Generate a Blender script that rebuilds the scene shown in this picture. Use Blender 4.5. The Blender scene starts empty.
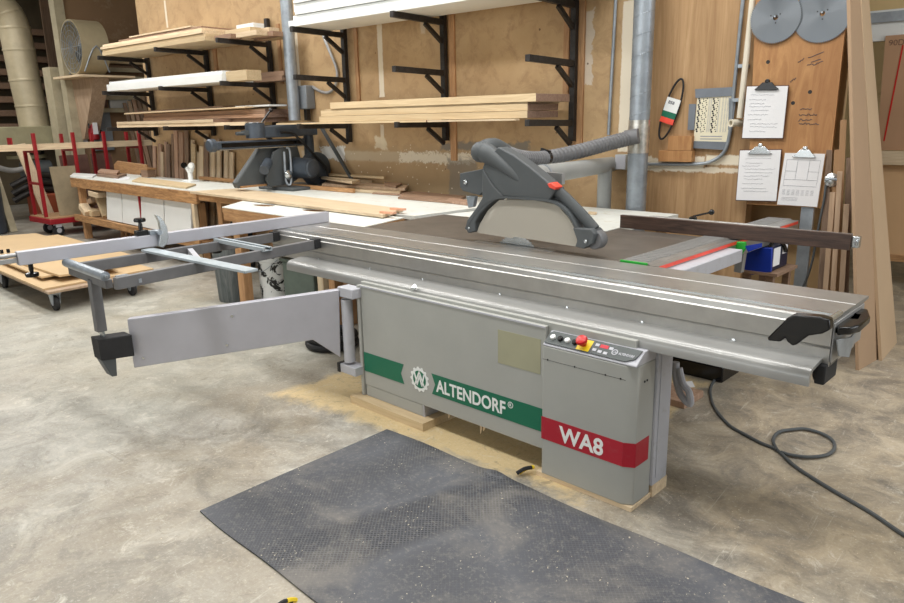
import bpy, bmesh, math, random
from mathutils import Vector, Matrix
random.seed(7)
# ---------------------------------------------------------------- camera
FPX, PITCH, ROLL, HCAM = 710.67, 0.251359, 0.0207663, 1.6
YAWW, DM = 0.693, 0.766747 - 0.693           # wall frame; saw is turned DM from the wall
cp, sp, cr, sr = math.cos(PITCH), math.sin(PITCH), math.cos(ROLL), math.sin(ROLL)
R_ = Vector((1,0,0)); F_ = Vector((0,cp,-sp)); D_ = F_.cross(R_)
CR = cr*R_ + sr*D_; CD = -sr*R_ + cr*D_; CF = F_
WM = Matrix(((math.cos(YAWW),-math.sin(YAWW),0),(math.sin(YAWW),math.cos(YAWW),0),(0,0,1)))
CR, CD, CF = WM@CR, WM@CD, WM@CF
RM = Matrix(((math.cos(DM),-math.sin(DM),0),(math.sin(DM),math.cos(DM),0),(0,0,1)))  # world -> saw axes
RMI = RM.transposed()
cam_d = bpy.data.cameras.new('camera'); cam = bpy.data.objects.new('camera', cam_d)
bpy.context.scene.collection.objects.link(cam)
mw = Matrix((( CR.x,-CD.x,-CF.x,0),(CR.y,-CD.y,-CF.y,0),(CR.z,-CD.z,-CF.z,HCAM),(0,0,0,1)))
cam.matrix_world = mw
cam_d.sensor_width = 36; cam_d.lens = 36*FPX/904; cam_d.clip_end = 200; cam_d.clip_start = .05
SC = bpy.context.scene; SC.camera = cam
SC.view_settings.view_transform = 'Standard'; SC.view_settings.look = 'None'
SC.view_settings.gamma = 1; SC.view_settings.use_curve_mapping = False
SC.view_settings.exposure = 0.22
# ---------------------------------------------------------------- light
world = bpy.data.worlds.new('world'); SC.world = world; world.use_nodes = True
bg = world.node_tree.nodes['Background']; bg.inputs[0].default_value = (.93,.96,1,1); bg.inputs[1].default_value = .30
def area(name, loc, sx, sy, power, col=(1,.99,.97), rot=(0,0,0)):
    l = bpy.data.lights.new(name, 'AREA'); l.shape='RECTANGLE'; l.size=sx; l.size_y=sy; l.energy=power; l.color=col
    o = bpy.data.objects.new(name, l); o.location=loc; o.rotation_euler=rot; SC.collection.objects.link(o); return o
for i,(x,y) in enumerate(((-.4,1.6),(-3.4,1.6),(-7.0,1.8),(-11,2.2),(1.8,3.6),(-2.2,3.6),(-5.6,3.7),(-9.2,3.6),(-14,3.5))):
    area('ceiling_lamp_light', (x,y,4.35), 2.4, .5, 62)
area('doorway_daylight', (4.2,5.5,2.2), 3.0, 3.0, 90, (.92,.97,1), (0,math.radians(75),0))
area('front_fill_light', (-4.5,-5.5,2.2), 9.0, 3.4, 190, (.90,.96,1), (math.radians(84),0,0))  # unseen fill light added behind the camera for upright faces, no real door
# ---------------------------------------------------------------- pixel -> place
O_ = Vector((0,0,HCAM))
def ray(x,y): return CR*((x-452)/FPX)+CD*((y-301.5)/FPX)+CF
def Wz(x,y,h=0): v=ray(x,y); return O_+v*((h-HCAM)/v.z)
def Wy(x,y,Y): v=ray(x,y); return O_+v*(Y/v.y)
def Wx(x,y,X): v=ray(x,y); return O_+v*(X/v.x)
def Mz(x,y,h=0): return RM@Wz(x,y,h)
def My(x,y,Y): v=RM@ray(x,y); return O_+v*(Y/v.y)
def Mx(x,y,X): v=RM@ray(x,y); return O_+v*(X/v.x)
# ---------------------------------------------------------------- builders
BASE = {}                                     # root name -> (rot, base)
def top(o):
    while o.parent: o=o.parent
    return o
class MB:
    def __init__(s): s.v=[]; s.f=[]; s.mi=[]
    def add(s, vs, fs, mi=0):
        k=len(s.v); s.v += [Vector(p) for p in vs]
        for f in fs: s.f.append([k+i for i in f]); s.mi.append(mi)
        return s
    def box(s,x0,x1,y0,y1,z0,z1,mi=0):
        return s.hexa([(x0,y0,z0),(x1,y0,z0),(x1,y1,z0),(x0,y1,z0),(x0,y0,z1),(x1,y0,z1),(x1,y1,z1),(x0,y1,z1)],mi)
    def hexa(s,p,mi=0): return s.add(p,[(3,2,1,0),(4,5,6,7),(0,1,5,4),(1,2,6,5),(2,3,7,6),(3,0,4,7)],mi)
    def prism(s,poly,axis,a,b,mi=0):
        n=len(poly)
        def P(q,t): return {'x':(t,q[0],q[1]),'y':(q[0],t,q[1]),'z':(q[0],q[1],t)}[axis]
        vs=[P(q,a) for q in poly]+[P(q,b) for q in poly]
        return s.add(vs,[tuple(range(n))[::-1],tuple(range(n,2*n))]+[(i,(i+1)%n,n+(i+1)%n,n+i) for i in range(n)],mi)
    def slab(s,pts,off,mi=0):                  # polygon of 3d points pushed along off
        n=len(pts); off=Vector(off); vs=[Vector(p) for p in pts]; vs+= [p+off for p in vs]
        return s.add(vs,[tuple(range(n))[::-1],tuple(range(n,2*n))]+[(i,(i+1)%n,n+(i+1)%n,n+i) for i in range(n)],mi)
    def bar(s,p,q,w,h,up=(0,0,1),mi=0):        # box along p->q centred, w sideways, h along up
        p=Vector(p);q=Vector(q);d=(q-p).normalized();u=Vector(up);sd=d.cross(u).normalized();u=sd.cross(d).normalized()
        vs=[]
        for c in (p,q):
            for a,b in ((-1,-1),(1,-1),(1,1),(-1,1)): vs.append(c+sd*(a*w/2)+u*(b*h/2))
        return s.add(vs,[(3,2,1,0),(4,5,6,7),(0,1,5,4),(1,2,6,5),(2,3,7,6),(3,0,4,7)],mi)
    def tube(s,pts,r,n=12,caps=True,mi=0,sq=1.0,closed=False):
        pts=[Vector(p) for p in pts]; N=len(pts); rs=r if isinstance(r,(list,tuple)) else [r]*N
        k=len(s.v); prev=None
        for i,p in enumerate(pts):
            if closed: t=(pts[(i+1)%N]-pts[i-1]).normalized()
            else: t=(pts[min(i+1,N-1)]-pts[max(i-1,0)]).normalized()
            if prev is None:
                a=Vector((0,0,1)) if abs(t.z)<.9 else Vector((1,0,0)); u=t.cross(a).normalized()
            else:
                u=(prev-t*prev.dot(t)).normalized()
            prev=u; w=t.cross(u)
            for j in range(n):
                an=2*math.pi*j/n; s.v.append(p+(u*math.cos(an)+w*math.sin(an)*sq)*rs[i])
        for i in range(N if closed else N-1):
            a=k+i*n; b=k+((i+1)%N)*n
            for j in range(n): s.f.append([a+j,a+(j+1)%n,b+(j+1)%n,b+j]); s.mi.append(mi)
        if caps and not closed:
            s.f.append([k+j for j in range(n)][::-1]); s.mi.append(mi)
            s.f.append([k+(N-1)*n+j for j in range(n)]); s.mi.append(mi)
        return s
    def cyl(s,p,q,r,r2=None,n=20,mi=0): return s.tube([p,q],[r,r if r2 is None else r2],n,True,mi)
    def lathe(s,prof,c,axis=(0,0,1),n=24,mi=0):  # prof: (radius, height) pairs
        c=Vector(c); t=Vector(axis).normalized(); a=Vector((0,0,1)) if abs(t.z)<.9 else Vector((1,0,0))
        u=t.cross(a).normalized(); w=t.cross(u); k=len(s.v)
        for r,h in prof:
            for j in range(n):
                an=2*math.pi*j/n; s.v.append(c+t*h+(u*math.cos(an)+w*math.sin(an))*r)
        for i in range(len(prof)-1):
            for j in range(n): s.f.append([k+i*n+j,k+i*n+(j+1)%n,k+(i+1)*n+(j+1)%n,k+(i+1)*n+j]); s.mi.append(mi)
        s.f.append([k+j for j in range(n)][::-1]); s.mi.append(mi)
        s.f.append([k+(len(prof)-1)*n+j for j in range(n)]); s.mi.append(mi)
        return s
    def ball(s,c,r,sx=1,sy=1,sz=1,n=14,mi=0):
        c=Vector(c); k=len(s.v); m=n//2
        for i in range(1,m):
            ph=math.pi*i/m
            for j in range(n):
                an=2*math.pi*j/n; s.v.append(c+Vector((r*sx*math.sin(ph)*math.cos(an),r*sy*math.sin(ph)*math.sin(an),r*sz*math.cos(ph))))
        a=len(s.v); s.v.append(c+Vector((0,0,r*sz))); s.v.append(c-Vector((0,0,r*sz)))
        for i in range(m-2):
            for j in range(n): s.f.append([k+i*n+j,k+(i+1)*n+j,k+(i+1)*n+(j+1)%n,k+i*n+(j+1)%n]); s.mi.append(mi)
        for j in range(n):
            s.f.append([a,k+j,k+(j+1)%n]); s.mi.append(mi)
            b=k+(m-2)*n; s.f.append([a+1,b+(j+1)%n,b+j]); s.mi.append(mi)
        return s
    def text(s,body,org,xd,yd,size,depth=.0015,mi=0,bold=0.0,sx=1.0,align='LEFT'):
        cu=bpy.data.curves.new('t','FONT'); cu.body=body; cu.size=1; cu.extrude=.5; cu.offset=bold; cu.align_x=align; cu.resolution_u=4
        ob=bpy.data.objects.new('t',cu); SC.collection.objects.link(ob)
        bpy.context.view_layer.update()
        me=ob.evaluated_get(bpy.context.evaluated_depsgraph_get()).to_mesh()
        org=Vector(org);xd=Vector(xd).normalized();yd=Vector(yd).normalized();zd=xd.cross(yd)
        s.add([org+xd*(v.co.x*size*sx)+yd*(v.co.y*size)+zd*((v.co.z+.5)*depth) for v in me.vertices],[tuple(p.vertices) for p in me.polygons],mi)
        bpy.data.objects.remove(ob); bpy.data.curves.remove(cu); return s
    def build(s,name,mat,parent=None,rot=0.0,bevel=0.0,smooth=True,base=None,seg=2,ang=35):
        me=bpy.data.meshes.new(name)
        if parent is not None: rt,b=BASE[top(parent).name]
        else:
            rt=rot
            if base is None:
                xs=[v.x for v in s.v];ys=[v.y for v in s.v];zs=[v.z for v in s.v]
                base=Vector(((min(xs)+max(xs))/2,(min(ys)+max(ys))/2,min(zs)))
            b=Vector(base)
        me.from_pydata([v-b for v in s.v],[],s.f)
        for m in (mat if isinstance(mat,(list,tuple)) else [mat]): me.materials.append(m)
        for p,i in zip(me.polygons,s.mi): p.material_index=i
        bm=bmesh.new(); bm.from_mesh(me); bmesh.ops.recalc_face_normals(bm,faces=bm.faces); bm.to_mesh(me); bm.free()
        if smooth:
            for p in me.polygons: p.use_smooth=True
            me.set_sharp_from_angle(angle=math.radians(ang))
        o=bpy.data.objects.new(name,me); SC.collection.objects.link(o)
        if parent is not None: o.parent=parent
        else:
            o.rotation_euler=(0,0,rt); o.location=Matrix.Rotation(rt,3,'Z')@b; BASE[o.name]=(rt,b)
        if bevel:
            m=o.modifiers.new('bevel','BEVEL'); m.width=bevel; m.segments=seg; m.limit_method='ANGLE'; m.angle_limit=math.radians(40); m.harden_normals=False
        return o
def tag(o,label=None,cat=None,group=None,kind=None):
    if label: o['label']=label
    if cat: o['category']=cat
    if group: o['group']=group
    if kind: o['kind']=kind
    return o
def thing(name,label,cat,base,rot=0.0,group=None):
    o=bpy.data.objects.new(name,None); SC.collection.objects.link(o); o.empty_display_size=.1
    b=Vector(base); o.rotation_euler=(0,0,rot); o.location=Matrix.Rotation(rot,3,'Z')@b; BASE[o.name]=(rot,b)
    return tag(o,label,cat,group)
def dup(root,loc,rotz=None,label=None,group=None,delta=None):
    def cp_(o,par):
        c=o.copy(); SC.collection.objects.link(c); c.parent=par
        for ch in [x for x in SC.collection.objects if x.parent==o and x is not c]: cp_(ch,c)
        return c
    r=cp_(root,None); r.location=loc
    if rotz is not None: r.rotation_euler=(0,0,rotz)
    if label: r['label']=label
    if group: r['group']=group
    return r
MR=-DM                                         # rotation of things built in saw axes
def arc(cx,cy,r,a0,a1,n=8): return [(cx+r*math.cos(math.radians(a0+(a1-a0)*i/n)),cy+r*math.sin(math.radians(a0+(a1-a0)*i/n))) for i in range(n+1)]
def smoothpts(pts,k=4):                        # Catmull-Rom
    P=[Vector(p) for p in pts]; out=[]
    for i in range(len(P)-1):
        a=P[max(i-1,0)];b=P[i];c=P[i+1];d=P[min(i+2,len(P)-1)]
        for j in range(k):
            t=j/k; out.append(.5*((2*b)+(c-a)*t+(2*a-5*b+4*c-d)*t*t+(3*b-a-3*c+d)*t**3))
    out.append(P[-1]); return out
# ---------------------------------------------------------------- materials
def S(r,g,b):
    f=lambda c:(c/255/12.92) if c/255<=.04045 else ((c/255+.055)/1.055)**2.4
    return (f(r),f(g),f(b),1)
def new_mat(name):
    m=bpy.data.materials.new(name); m.use_nodes=True; nt=m.node_tree; return m,nt,nt.nodes['Principled BSDF']
def nd(nt,t,**k):
    n=nt.nodes.new(t)
    for a,b in k.items():
        if a.startswith('i_'):
            n.inputs[a[2:]].default_value=b
        else: setattr(n,a,b)
    return n
def coords(nt,scale=(1,1,1),rot=(0,0,0),kind='Object'):
    tc=nd(nt,'ShaderNodeTexCoord'); mp=nd(nt,'ShaderNodeMapping'); mp.inputs['Scale'].default_value=scale; mp.inputs['Rotation'].default_value=rot
    nt.links.new(tc.outputs[kind],mp.inputs[0]); return mp.outputs[0]
def noise(nt,vec,scale,detail=4,rough=.6,dist=0):
    n=nd(nt,'ShaderNodeTexNoise'); n.inputs['Scale'].default_value=scale; n.inputs['Detail'].default_value=detail; n.inputs['Roughness'].default_value=rough; n.inputs['Distortion'].default_value=dist
    nt.links.new(vec,n.inputs['Vector']); return n.outputs['Fac']
def ramp(nt,fac,stops):
    r=nd(nt,'ShaderNodeValToRGB'); e=r.color_ramp.elements
    while len(e)<len(stops): e.new(.5)
    for x,(p,c) in zip(e,stops): x.position=p; x.color=c if len(c)==4 else (*c,1)
    nt.links.new(fac,r.inputs[0]); return r.outputs[0]
def ds(c,k=.22):
    l=.3*c[0]+.59*c[1]+.11*c[2]; return tuple(x*(1-k)+l*k for x in c[:3])+(1,)
def G(v): return (v,v,v,1)
def mix(nt,fac,a,b):
    m=nd(nt,'ShaderNodeMix',data_type='RGBA')
    for s,i in ((fac,0),(a,6),(b,7)):
        if hasattr(s,'is_output'): nt.links.new(s,m.inputs[i])
        else: m.inputs[i].default_value=s
    return m.outputs[2]
def mth(nt,op,a,b=0.0,clamp=False):
    m=nd(nt,'ShaderNodeMath',operation=op,use_clamp=clamp)
    for s,i in ((a,0),(b,1)):
        if hasattr(s,'is_output'): nt.links.new(s,m.inputs[i])
        else: m.inputs[i].default_value=s
    return m.outputs[0]
def bump(nt,bs,h,strength=.3,dist=.01):
    b=nd(nt,'ShaderNodeBump'); b.inputs['Strength'].default_value=strength; b.inputs['Distance'].default_value=dist
    nt.links.new(h,b.inputs['Height']); nt.links.new(b.outputs[0],bs.inputs['Normal'])
def plain(name,col,rough=.5,metal=0.0,var=.12,scale=6,dirt=None,bmp=0,spec=None):
    m,nt,bs=new_mat(name); v=coords(nt); f=noise(nt,v,scale,5)
    dk=tuple(c*(1-var*1.6) for c in col[:3])+(1,); lt=tuple(min(1,c*(1+var)) for c in col[:3])+(1,)
    c=ramp(nt,f,[(.3,dk),(.7,lt)])
    if dirt:
        f2=noise(nt,v,scale*3,6,.7); c=mix(nt,ramp(nt,f2,[(.55,G(0)),(.72,G(.7))]),c,dirt)
    nt.links.new(c,bs.inputs['Base Color']); bs.inputs['Roughness'].default_value=rough; bs.inputs['Metallic'].default_value=metal
    if spec is not None: bs.inputs['Specular IOR Level'].default_value=spec
    if bmp: bump(nt,bs,noise(nt,v,scale*12,3),bmp,.002)
    return m
def wood(name,c1,c2,sc=(1.5,25,25),rough=.6,k=.30,big=.5,rnd=True):
    m,nt,bs=new_mat(name); v=coords(nt,sc); c1=ds(c1,k); c2=ds(c2,k)
    if rnd:
        oi=nd(nt,'ShaderNodeObjectInfo'); ad=nd(nt,'ShaderNodeVectorMath',operation='ADD'); mu=nd(nt,'ShaderNodeVectorMath',operation='SCALE'); mu.inputs['Scale'].default_value=37
        cb=nd(nt,'ShaderNodeCombineXYZ')
        for i in range(3): nt.links.new(oi.outputs['Random'],cb.inputs[i])
        nt.links.new(cb.outputs[0],mu.inputs[0]); nt.links.new(v,ad.inputs[0]); nt.links.new(mu.outputs[0],ad.inputs[1]); v=ad.outputs[0]
    f=noise(nt,v,1.6,6,.65,1.2); c=ramp(nt,f,[(.28,c1),(.5,tuple((a+b)/2 for a,b in zip(c1,c2))),(.68,c2)])
    if rnd:
        hv=nd(nt,'ShaderNodeHueSaturation'); nt.links.new(c,hv.inputs['Color']); nt.links.new(mth(nt,'ADD',mth(nt,'MULTIPLY',oi.outputs['Random'],.32),.84),hv.inputs['Value']); c=hv.outputs[0]
    nt.links.new(c,bs.inputs['Base Color']); bs.inputs['Roughness'].default_value=rough
    bump(nt,bs,f,.08,.003); return m
M={}
M['pine_x']=wood('pine_x',S(206,170,118),S(233,206,158))
M['pine_y']=wood('pine_y',S(206,170,118),S(233,206,158),(25,1.5,25))
M['pine_z']=wood('pine_z',S(200,166,118),S(232,206,160),(25,25,1.5))
M['poplar_x']=wood('poplar_x',S(196,162,104),S(220,190,132),(1.2,20,20))
M['tan_z']=wood('tan_z',S(166,130,92),S(196,162,122),(14,14,1.0))
M['dark_wood_x']=wood('dark_wood_x',S(128,92,62),S(164,124,88))
M['dark_wood_z']=wood('dark_wood_z',S(118,88,62),S(160,126,94),(25,25,1.5))
M['red_wood_z']=wood('red_wood_z',S(160,112,78),S(205,160,122),(25,25,1.5))
M['fir_x']=wood('fir_x',S(150,102,56),S(198,150,94),(2,22,22),k=.12)
M['fir_z']=wood('fir_z',S(160,112,66),S(200,152,100),(22,22,2),k=.12)
M['end_grain']=wood('end_grain',S(128,92,68),S(160,122,96),(20,20,20))
M['ply']=wood('ply',S(150,98,48),S(192,142,84),(7,7,1.2),k=.08,rnd=False)
M['walnut']=wood('walnut',S(42,26,20),S(92,62,44),(3,40,40),.45,rnd=False)
M['hardboard']=plain('hardboard',S(198,166,122),.7,var=.06,scale=2)
M['mdf']=plain('mdf',S(170,134,98),.8,var=.05,scale=3)
M['mdf_edge']=plain('mdf_edge',S(142,108,76),.85,var=.06,scale=8)
M['white_board']=plain('white_board',S(226,228,226),.45,var=.03,scale=3)
M['white_bench']=plain('white_bench',S(220,222,216),.5,var=.05,scale=3,dirt=S(190,176,150))
M['alu']=plain('alu',S(166,165,162),.30,.62,var=.08,scale=9)
M['alu_flat']=plain('alu_flat',S(168,168,168),.45,.6,var=.06,scale=14)
M['alu_fence']=plain('alu_fence',S(184,184,192),.5,.35,var=.03,scale=7)
M['galv']=plain('galv',S(158,166,174),.4,.5,var=.14,scale=10)
M['bright']=plain('bright',S(205,210,212),.25,.9,var=.05,scale=9)
M['grey_paint']=plain('grey_paint',S(164,165,160),.5,0,var=.03,scale=5)
M['grey_light']=plain('grey_light',S(180,181,188),.5,0,var=.03,scale=5,dirt=S(160,158,156))
M['grey_dark']=plain('grey_dark',S(78,82,84),.55,0,var=.06,scale=8)
M['arm_paint']=plain('arm_paint',S(150,152,150),.45,0,var=.05)
M['arm_grey']=plain('arm_grey',S(108,108,110),.55,.1,var=.08,scale=12)
M['table_grey']=plain('table_grey',S(106,99,92),.42,.35,var=.14,scale=7)
M['black']=plain('black',S(13,13,15),.22,0,var=.1,scale=8)
M['black_matte']=plain('black_matte',S(38,38,40),.75,0,var=.2,scale=8)
M['rack_black']=plain('rack_black',S(40,36,34),.55,.1,var=.4,scale=30,dirt=S(74,66,58))
M['rubber']=plain('rubber',S(30,30,32),.7,0)
M['red']=plain('red',S(150,24,34),.45,0,var=.12,scale=8)
M['red_btn']=plain('red_btn',S(190,24,24),.3)
M['stripe_red']=plain('stripe_red',S(168,22,42),.45,var=.03,dirt=S(160,60,66))
M['stripe_green']=plain('stripe_green',S(10,104,76),.45,var=.03)
M['white']=plain('white',S(232,234,232),.5,var=.02)
M['yellow']=plain('yellow',S(232,200,30),.45)
M['green']=plain('green',S(40,165,55),.4)
M['orange_red']=plain('orange_red',S(240,80,60),.45)
M['blue']=plain('blue',S(14,48,150),.4)
M['box_grey']=plain('box_grey',S(128,134,140),.5,.1)
M['red_wood_x']=wood('red_wood_x',S(160,112,78),S(205,160,122))
M['saw_blue']=plain('saw_blue',S(74,82,92),.45,.2,var=.15,scale=10)
M['paper']=plain('paper',S(228,228,230),.8,var=.02)
M['ink']=plain('ink',S(70,72,84),.8)
M['ink_light']=plain('ink_light',S(150,152,162),.8)
M['charcoal']=plain('charcoal',S(74,80,80),.55,0,var=.1)
M['beige']=plain('beige',S(160,154,124),.6,var=.08)
M['brown_paper']=plain('brown_paper',S(110,80,70),.7,var=.2)
M['pvc']=plain('pvc',S(222,214,196),.4,var=.03)
# ---------------------------------------------------------------- the room
YW=5.4
def mask_rect(nt,sx,sz,x0,x1,z0,z1,soft,nz,amp=.05):
    a=mth(nt,'SUBTRACT',(x1-x0)/2,mth(nt,'ABSOLUTE',mth(nt,'SUBTRACT',sx,(x0+x1)/2)))
    b=mth(nt,'SUBTRACT',(z1-z0)/2,mth(nt,'ABSOLUTE',mth(nt,'SUBTRACT',sz,(z0+z1)/2)))
    m=mth(nt,'MINIMUM',a,b); m=mth(nt,'ADD',m,mth(nt,'MULTIPLY',mth(nt,'SUBTRACT',nz,.5),amp*2))
    return mth(nt,'DIVIDE',m,soft,True)
def floor_mat():
    m,nt,bs=new_mat('concrete_floor'); v=coords(nt)
    n1=noise(nt,v,.7,6,.62,.6); n2=noise(nt,v,3.5,8,.72,.8); n3=noise(nt,v,22,6,.75,.4); n4=noise(nt,v,1.6,7,.7,1.5); n7=noise(nt,v,6.5,9,.8,1.2)
    c=ramp(nt,n2,[(.30,S(122,118,110)),(.46,S(156,152,143)),(.60,S(180,177,168)),(.78,S(208,206,198))])
    c=mix(nt,ramp(nt,n1,[(.44,G(0)),(.64,G(.6))]),c,S(152,138,116))
    c=mix(nt,ramp(nt,n4,[(.50,G(0)),(.62,G(.5))]),c,S(116,112,104))
    c=mix(nt,ramp(nt,n3,[(.30,G(.45)),(.46,G(0)),(.60,G(0)),(.72,G(.7))]),c,S(196,186,164))
    # bare warm grey on the right of the saw, sawdust under it, green grey on the left
    sp_=nd(nt,'ShaderNodeSeparateXYZ'); nt.links.new(v,sp_.inputs[0]); X,Y=sp_.outputs[0],sp_.outputs[1]
    r=mask_rect(nt,X,Y,-1.75,6,2.0,14,.7,n4,.6); c=mix(nt,mth(nt,'MULTIPLY',r,.55),c,mix(nt,ramp(nt,n2,[(.38,G(0)),(.6,G(1))]),S(104,96,86),S(176,156,124)))
    w=mask_rect(nt,X,Y,-1.4,1.5,1.2,2.45,.5,n4,.7); c=mix(nt,mth(nt,'MULTIPLY',w,ramp(nt,n7,[(.44,G(0)),(.58,G(.8))])),c,S(206,196,178))
    g=mask_rect(nt,X,Y,-9,-3.3,1.2,4.0,.7,n4,.8); c=mix(nt,mth(nt,'MULTIPLY',g,.25),c,S(180,182,168))
    d=mask_rect(nt,X,Y,-3.45,-1.35,2.40,4.2,.10,n2,.22); c=mix(nt,mth(nt,'MULTIPLY',d,.9),c,mix(nt,n3,S(196,170,122),S(226,204,158)))
    n6=noise(nt,v,70,5,.8)
    c=mix(nt,ramp(nt,n7,[(.34,G(.6)),(.44,G(0)),(.57,G(0)),(.68,G(.65))]),c,mix(nt,ramp(nt,n7,[(.45,G(0)),(.55,G(1))]),S(112,105,93),S(214,209,196)))
    c=mix(nt,ramp(nt,n6,[(.3,G(.35)),(.45,G(0)),(.56,G(0)),(.7,G(.45))]),c,mix(nt,ramp(nt,n6,[(.45,G(0)),(.55,G(1))]),S(100,94,84),S(224,220,208)))
    ms=nd(nt,'ShaderNodeMapping'); ms.inputs['Scale'].default_value=(14,1.0,1); ms.inputs['Rotation'].default_value=(0,0,.7); nt.links.new(v,ms.inputs[0])
    n8=noise(nt,ms.outputs[0],3.0,7,.75,.8); c=mix(nt,ramp(nt,n8,[(.60,G(0)),(.68,G(.5))]),c,S(208,202,188))
    ms=nd(nt,'ShaderNodeMapping'); ms.inputs['Scale'].default_value=(1.0,16,1); ms.inputs['Rotation'].default_value=(0,0,.35); nt.links.new(v,ms.inputs[0])
    n9=noise(nt,ms.outputs[0],2.6,7,.75,.8); c=mix(nt,ramp(nt,n9,[(.62,G(0)),(.69,G(.45))]),c,S(120,112,98))
    # chips and saw dust grains
    vo=nd(nt,'ShaderNodeTexVoronoi'); nt.links.new(v,vo.inputs['Vector']); vo.inputs['Scale'].default_value=34
    n5=noise(nt,v,2.4,3); ch=mth(nt,'MULTIPLY',mth(nt,'LESS_THAN',vo.outputs['Distance'],.09),mth(nt,'GREATER_THAN',n5,.54))
    c=mix(nt,mth(nt,'MULTIPLY',ch,.75),c,S(226,214,186))
    nt.links.new(c,bs.inputs['Base Color'])
    rg=ramp(nt,n2,[(.3,G(.38)),(.7,G(.62))]); nt.links.new(rg,bs.inputs['Roughness']); bump(nt,bs,n3,.12,.004); return m
def wall_mat():
    m,nt,bs=new_mat('stained_board_wall'); v=coords(nt)
    sp_=nd(nt,'ShaderNodeSeparateXYZ'); nt.links.new(v,sp_.inputs[0]); X,Z=sp_.outputs[0],sp_.outputs[2]
    n1=noise(nt,v,1.1,5,.6,.4); n2=noise(nt,v,7,6,.7,.6); n3=noise(nt,v,34,4,.7)
    c=ramp(nt,n1,[(.3,S(170,140,102)),(.55,S(188,158,118)),(.75,S(202,172,132))])
    c=mix(nt,ramp(nt,n2,[(.48,G(0)),(.72,G(.6))]),c,S(142,110,76)); c=mix(nt,ramp(nt,n3,[(.62,G(0)),(.74,G(.5))]),c,S(206,184,148))
    vs=nd(nt,'ShaderNodeMapping'); vs.inputs['Scale'].default_value=(9,9,.5); nt.links.new(v,vs.inputs[0])
    g=noise(nt,vs.outputs[0],2.2,6,.7,.8); gr=ramp(nt,g,[(.3,S(146,112,76)),(.6,S(178,144,104)),(.75,S(194,162,124))])
    c=mix(nt,mask_rect(nt,X,Z,-2.55,-1.0,-.2,4.6,.02,n2,0.0),c,gr)
    # lower zone: rubbed and splashed
    c=mix(nt,mth(nt,'MULTIPLY',mask_rect(nt,X,Z,-7.2,-3.3,.6,1.36,.06,n2,.12),.7),c,mix(nt,n2,S(150,122,88),S(190,166,130)))
    W=lambda px,py:Wy(px,py,YW)
    def strip(pa,pb,w,col,op=.9,amp=.03,nz=n2):
        a=W(*pa);b=W(*pb); x=(a.x+b.x)/2; z0,z1=sorted((a.z,b.z))
        nonlocal c; c=mix(nt,mth(nt,'MULTIPLY',mask_rect(nt,X,Z,x-w/2,x+w/2,z0,z1,.008,nz,amp),op),c,col)
    wh=S(226,216,196)
    strip((378,18),(383,97),.075,wh,.95,.018); strip((381,124),(384,149),.06,wh,.7,.03)
    strip((296,27),(299,86),.05,wh,.9,.015); strip((164,0),(168,28),.05,wh,.9,.015)
    strip((631,0),(624,152),.125,wh,.97,.02); 
    strip((571,5),(571,85),.11,S(216,208,196),.6,.06); strip((586,10),(588,85),.10,S(216,208,196),.6,.08)
    def patch(px0,py0,px1,py1,col,op,amp,soft=.02,nz=n2):
        a=W(px0,py1);b=W(px1,py0); nonlocal c
        c=mix(nt,mth(nt,'MULTIPLY',mask_rect(nt,X,Z,a.x,b.x,min(a.z,b.z),max(a.z,b.z),soft,nz,amp),op),c,col)
    patch(302,152,470,160,S(188,172,146),.8,.03,.02)
    patch(400,153,476,162,wh,.9,.10,.01,n3); patch(320,147,345,160,S(220,220,216),.9,.12,.01)
    patch(440,142,530,151,S(120,118,112),.8,.08); patch(448,158,478,200,S(132,126,116),.7,.14,.03)
    patch(374,135,388,150,S(214,200,172),.9,.10)
    patch(645,157,705,170,wh,.9,.05,.01); patch(655,168,740,171,wh,.8,.05,.01); patch(705,155,745,165,S(232,222,200),.95,.03,.01)
    patch(420,10,425,35,wh,.5,.03); patch(312,150,318,200,S(196,170,120),.4,.02)
    sp2=nd(nt,'ShaderNodeTexVoronoi'); nt.links.new(v,sp2.inputs['Vector']); sp2.inputs['Scale'].default_value=17
    z=mask_rect(nt,X,Z,W(350,165).x,W(480,165).x,.9,1.33,.1,n2,.4)
    c=mix(nt,mth(nt,'MULTIPLY',mth(nt,'LESS_THAN',sp2.outputs['Distance'],.13),z),c,wh)
    sp3=nd(nt,'ShaderNodeTexVoronoi'); nt.links.new(v,sp3.inputs['Vector']); sp3.inputs['Scale'].default_value=4.5
    c=mix(nt,mth(nt,'MULTIPLY',mth(nt,'LESS_THAN',sp3.outputs['Distance'],.045),.8),c,S(84,60,40))
    nt.links.new(c,bs.inputs['Base Color']); bs.inputs['Roughness'].default_value=.72; bump(nt,bs,n2,.06,.004); return m
M['floor']=floor_mat(); M['wall']=wall_mat()
M['drywall']=plain('drywall',S(140,112,84),.9,var=.10,scale=.9,dirt=S(172,152,124))
M['block_wall']=plain('block_wall',S(104,92,72),.9,var=.2,scale=1.4)
M['far_wall']=plain('far_wall',S(204,178,130),.8,var=.1,scale=.8,dirt=S(140,104,60))
Z0=Vector((0,0,0))
def struct(name,mb,mat,**k):
    o=mb.build(name,mat,base=(0,0,0),**k); o['kind']='structure'; return o
struct('floor',MB().box(-17.2,8,-6,16,-.12,0),M['floor'],smooth=False)
struct('ceiling',MB().box(-17.2,8,-6,16,4.5,4.6),M['white_board'],smooth=False)
XE=Wy(746,210,YW).x                                 # where the boarded wall ends on the right
XL=Wy(135,0,YW).x
struct('wall_back',MB().box(XL,XE,YW,YW+.14,0,4.5),M['wall'],smooth=False)
struct('wall_left',MB().box(-17.2,-17.0,-6,16,0,4.5),M['block_wall'],smooth=False)
struct('wall_front',MB().box(-17.2,8,-6.1,-6,0,4.5),M['far_wall'],smooth=False)
FY=10.4
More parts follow.
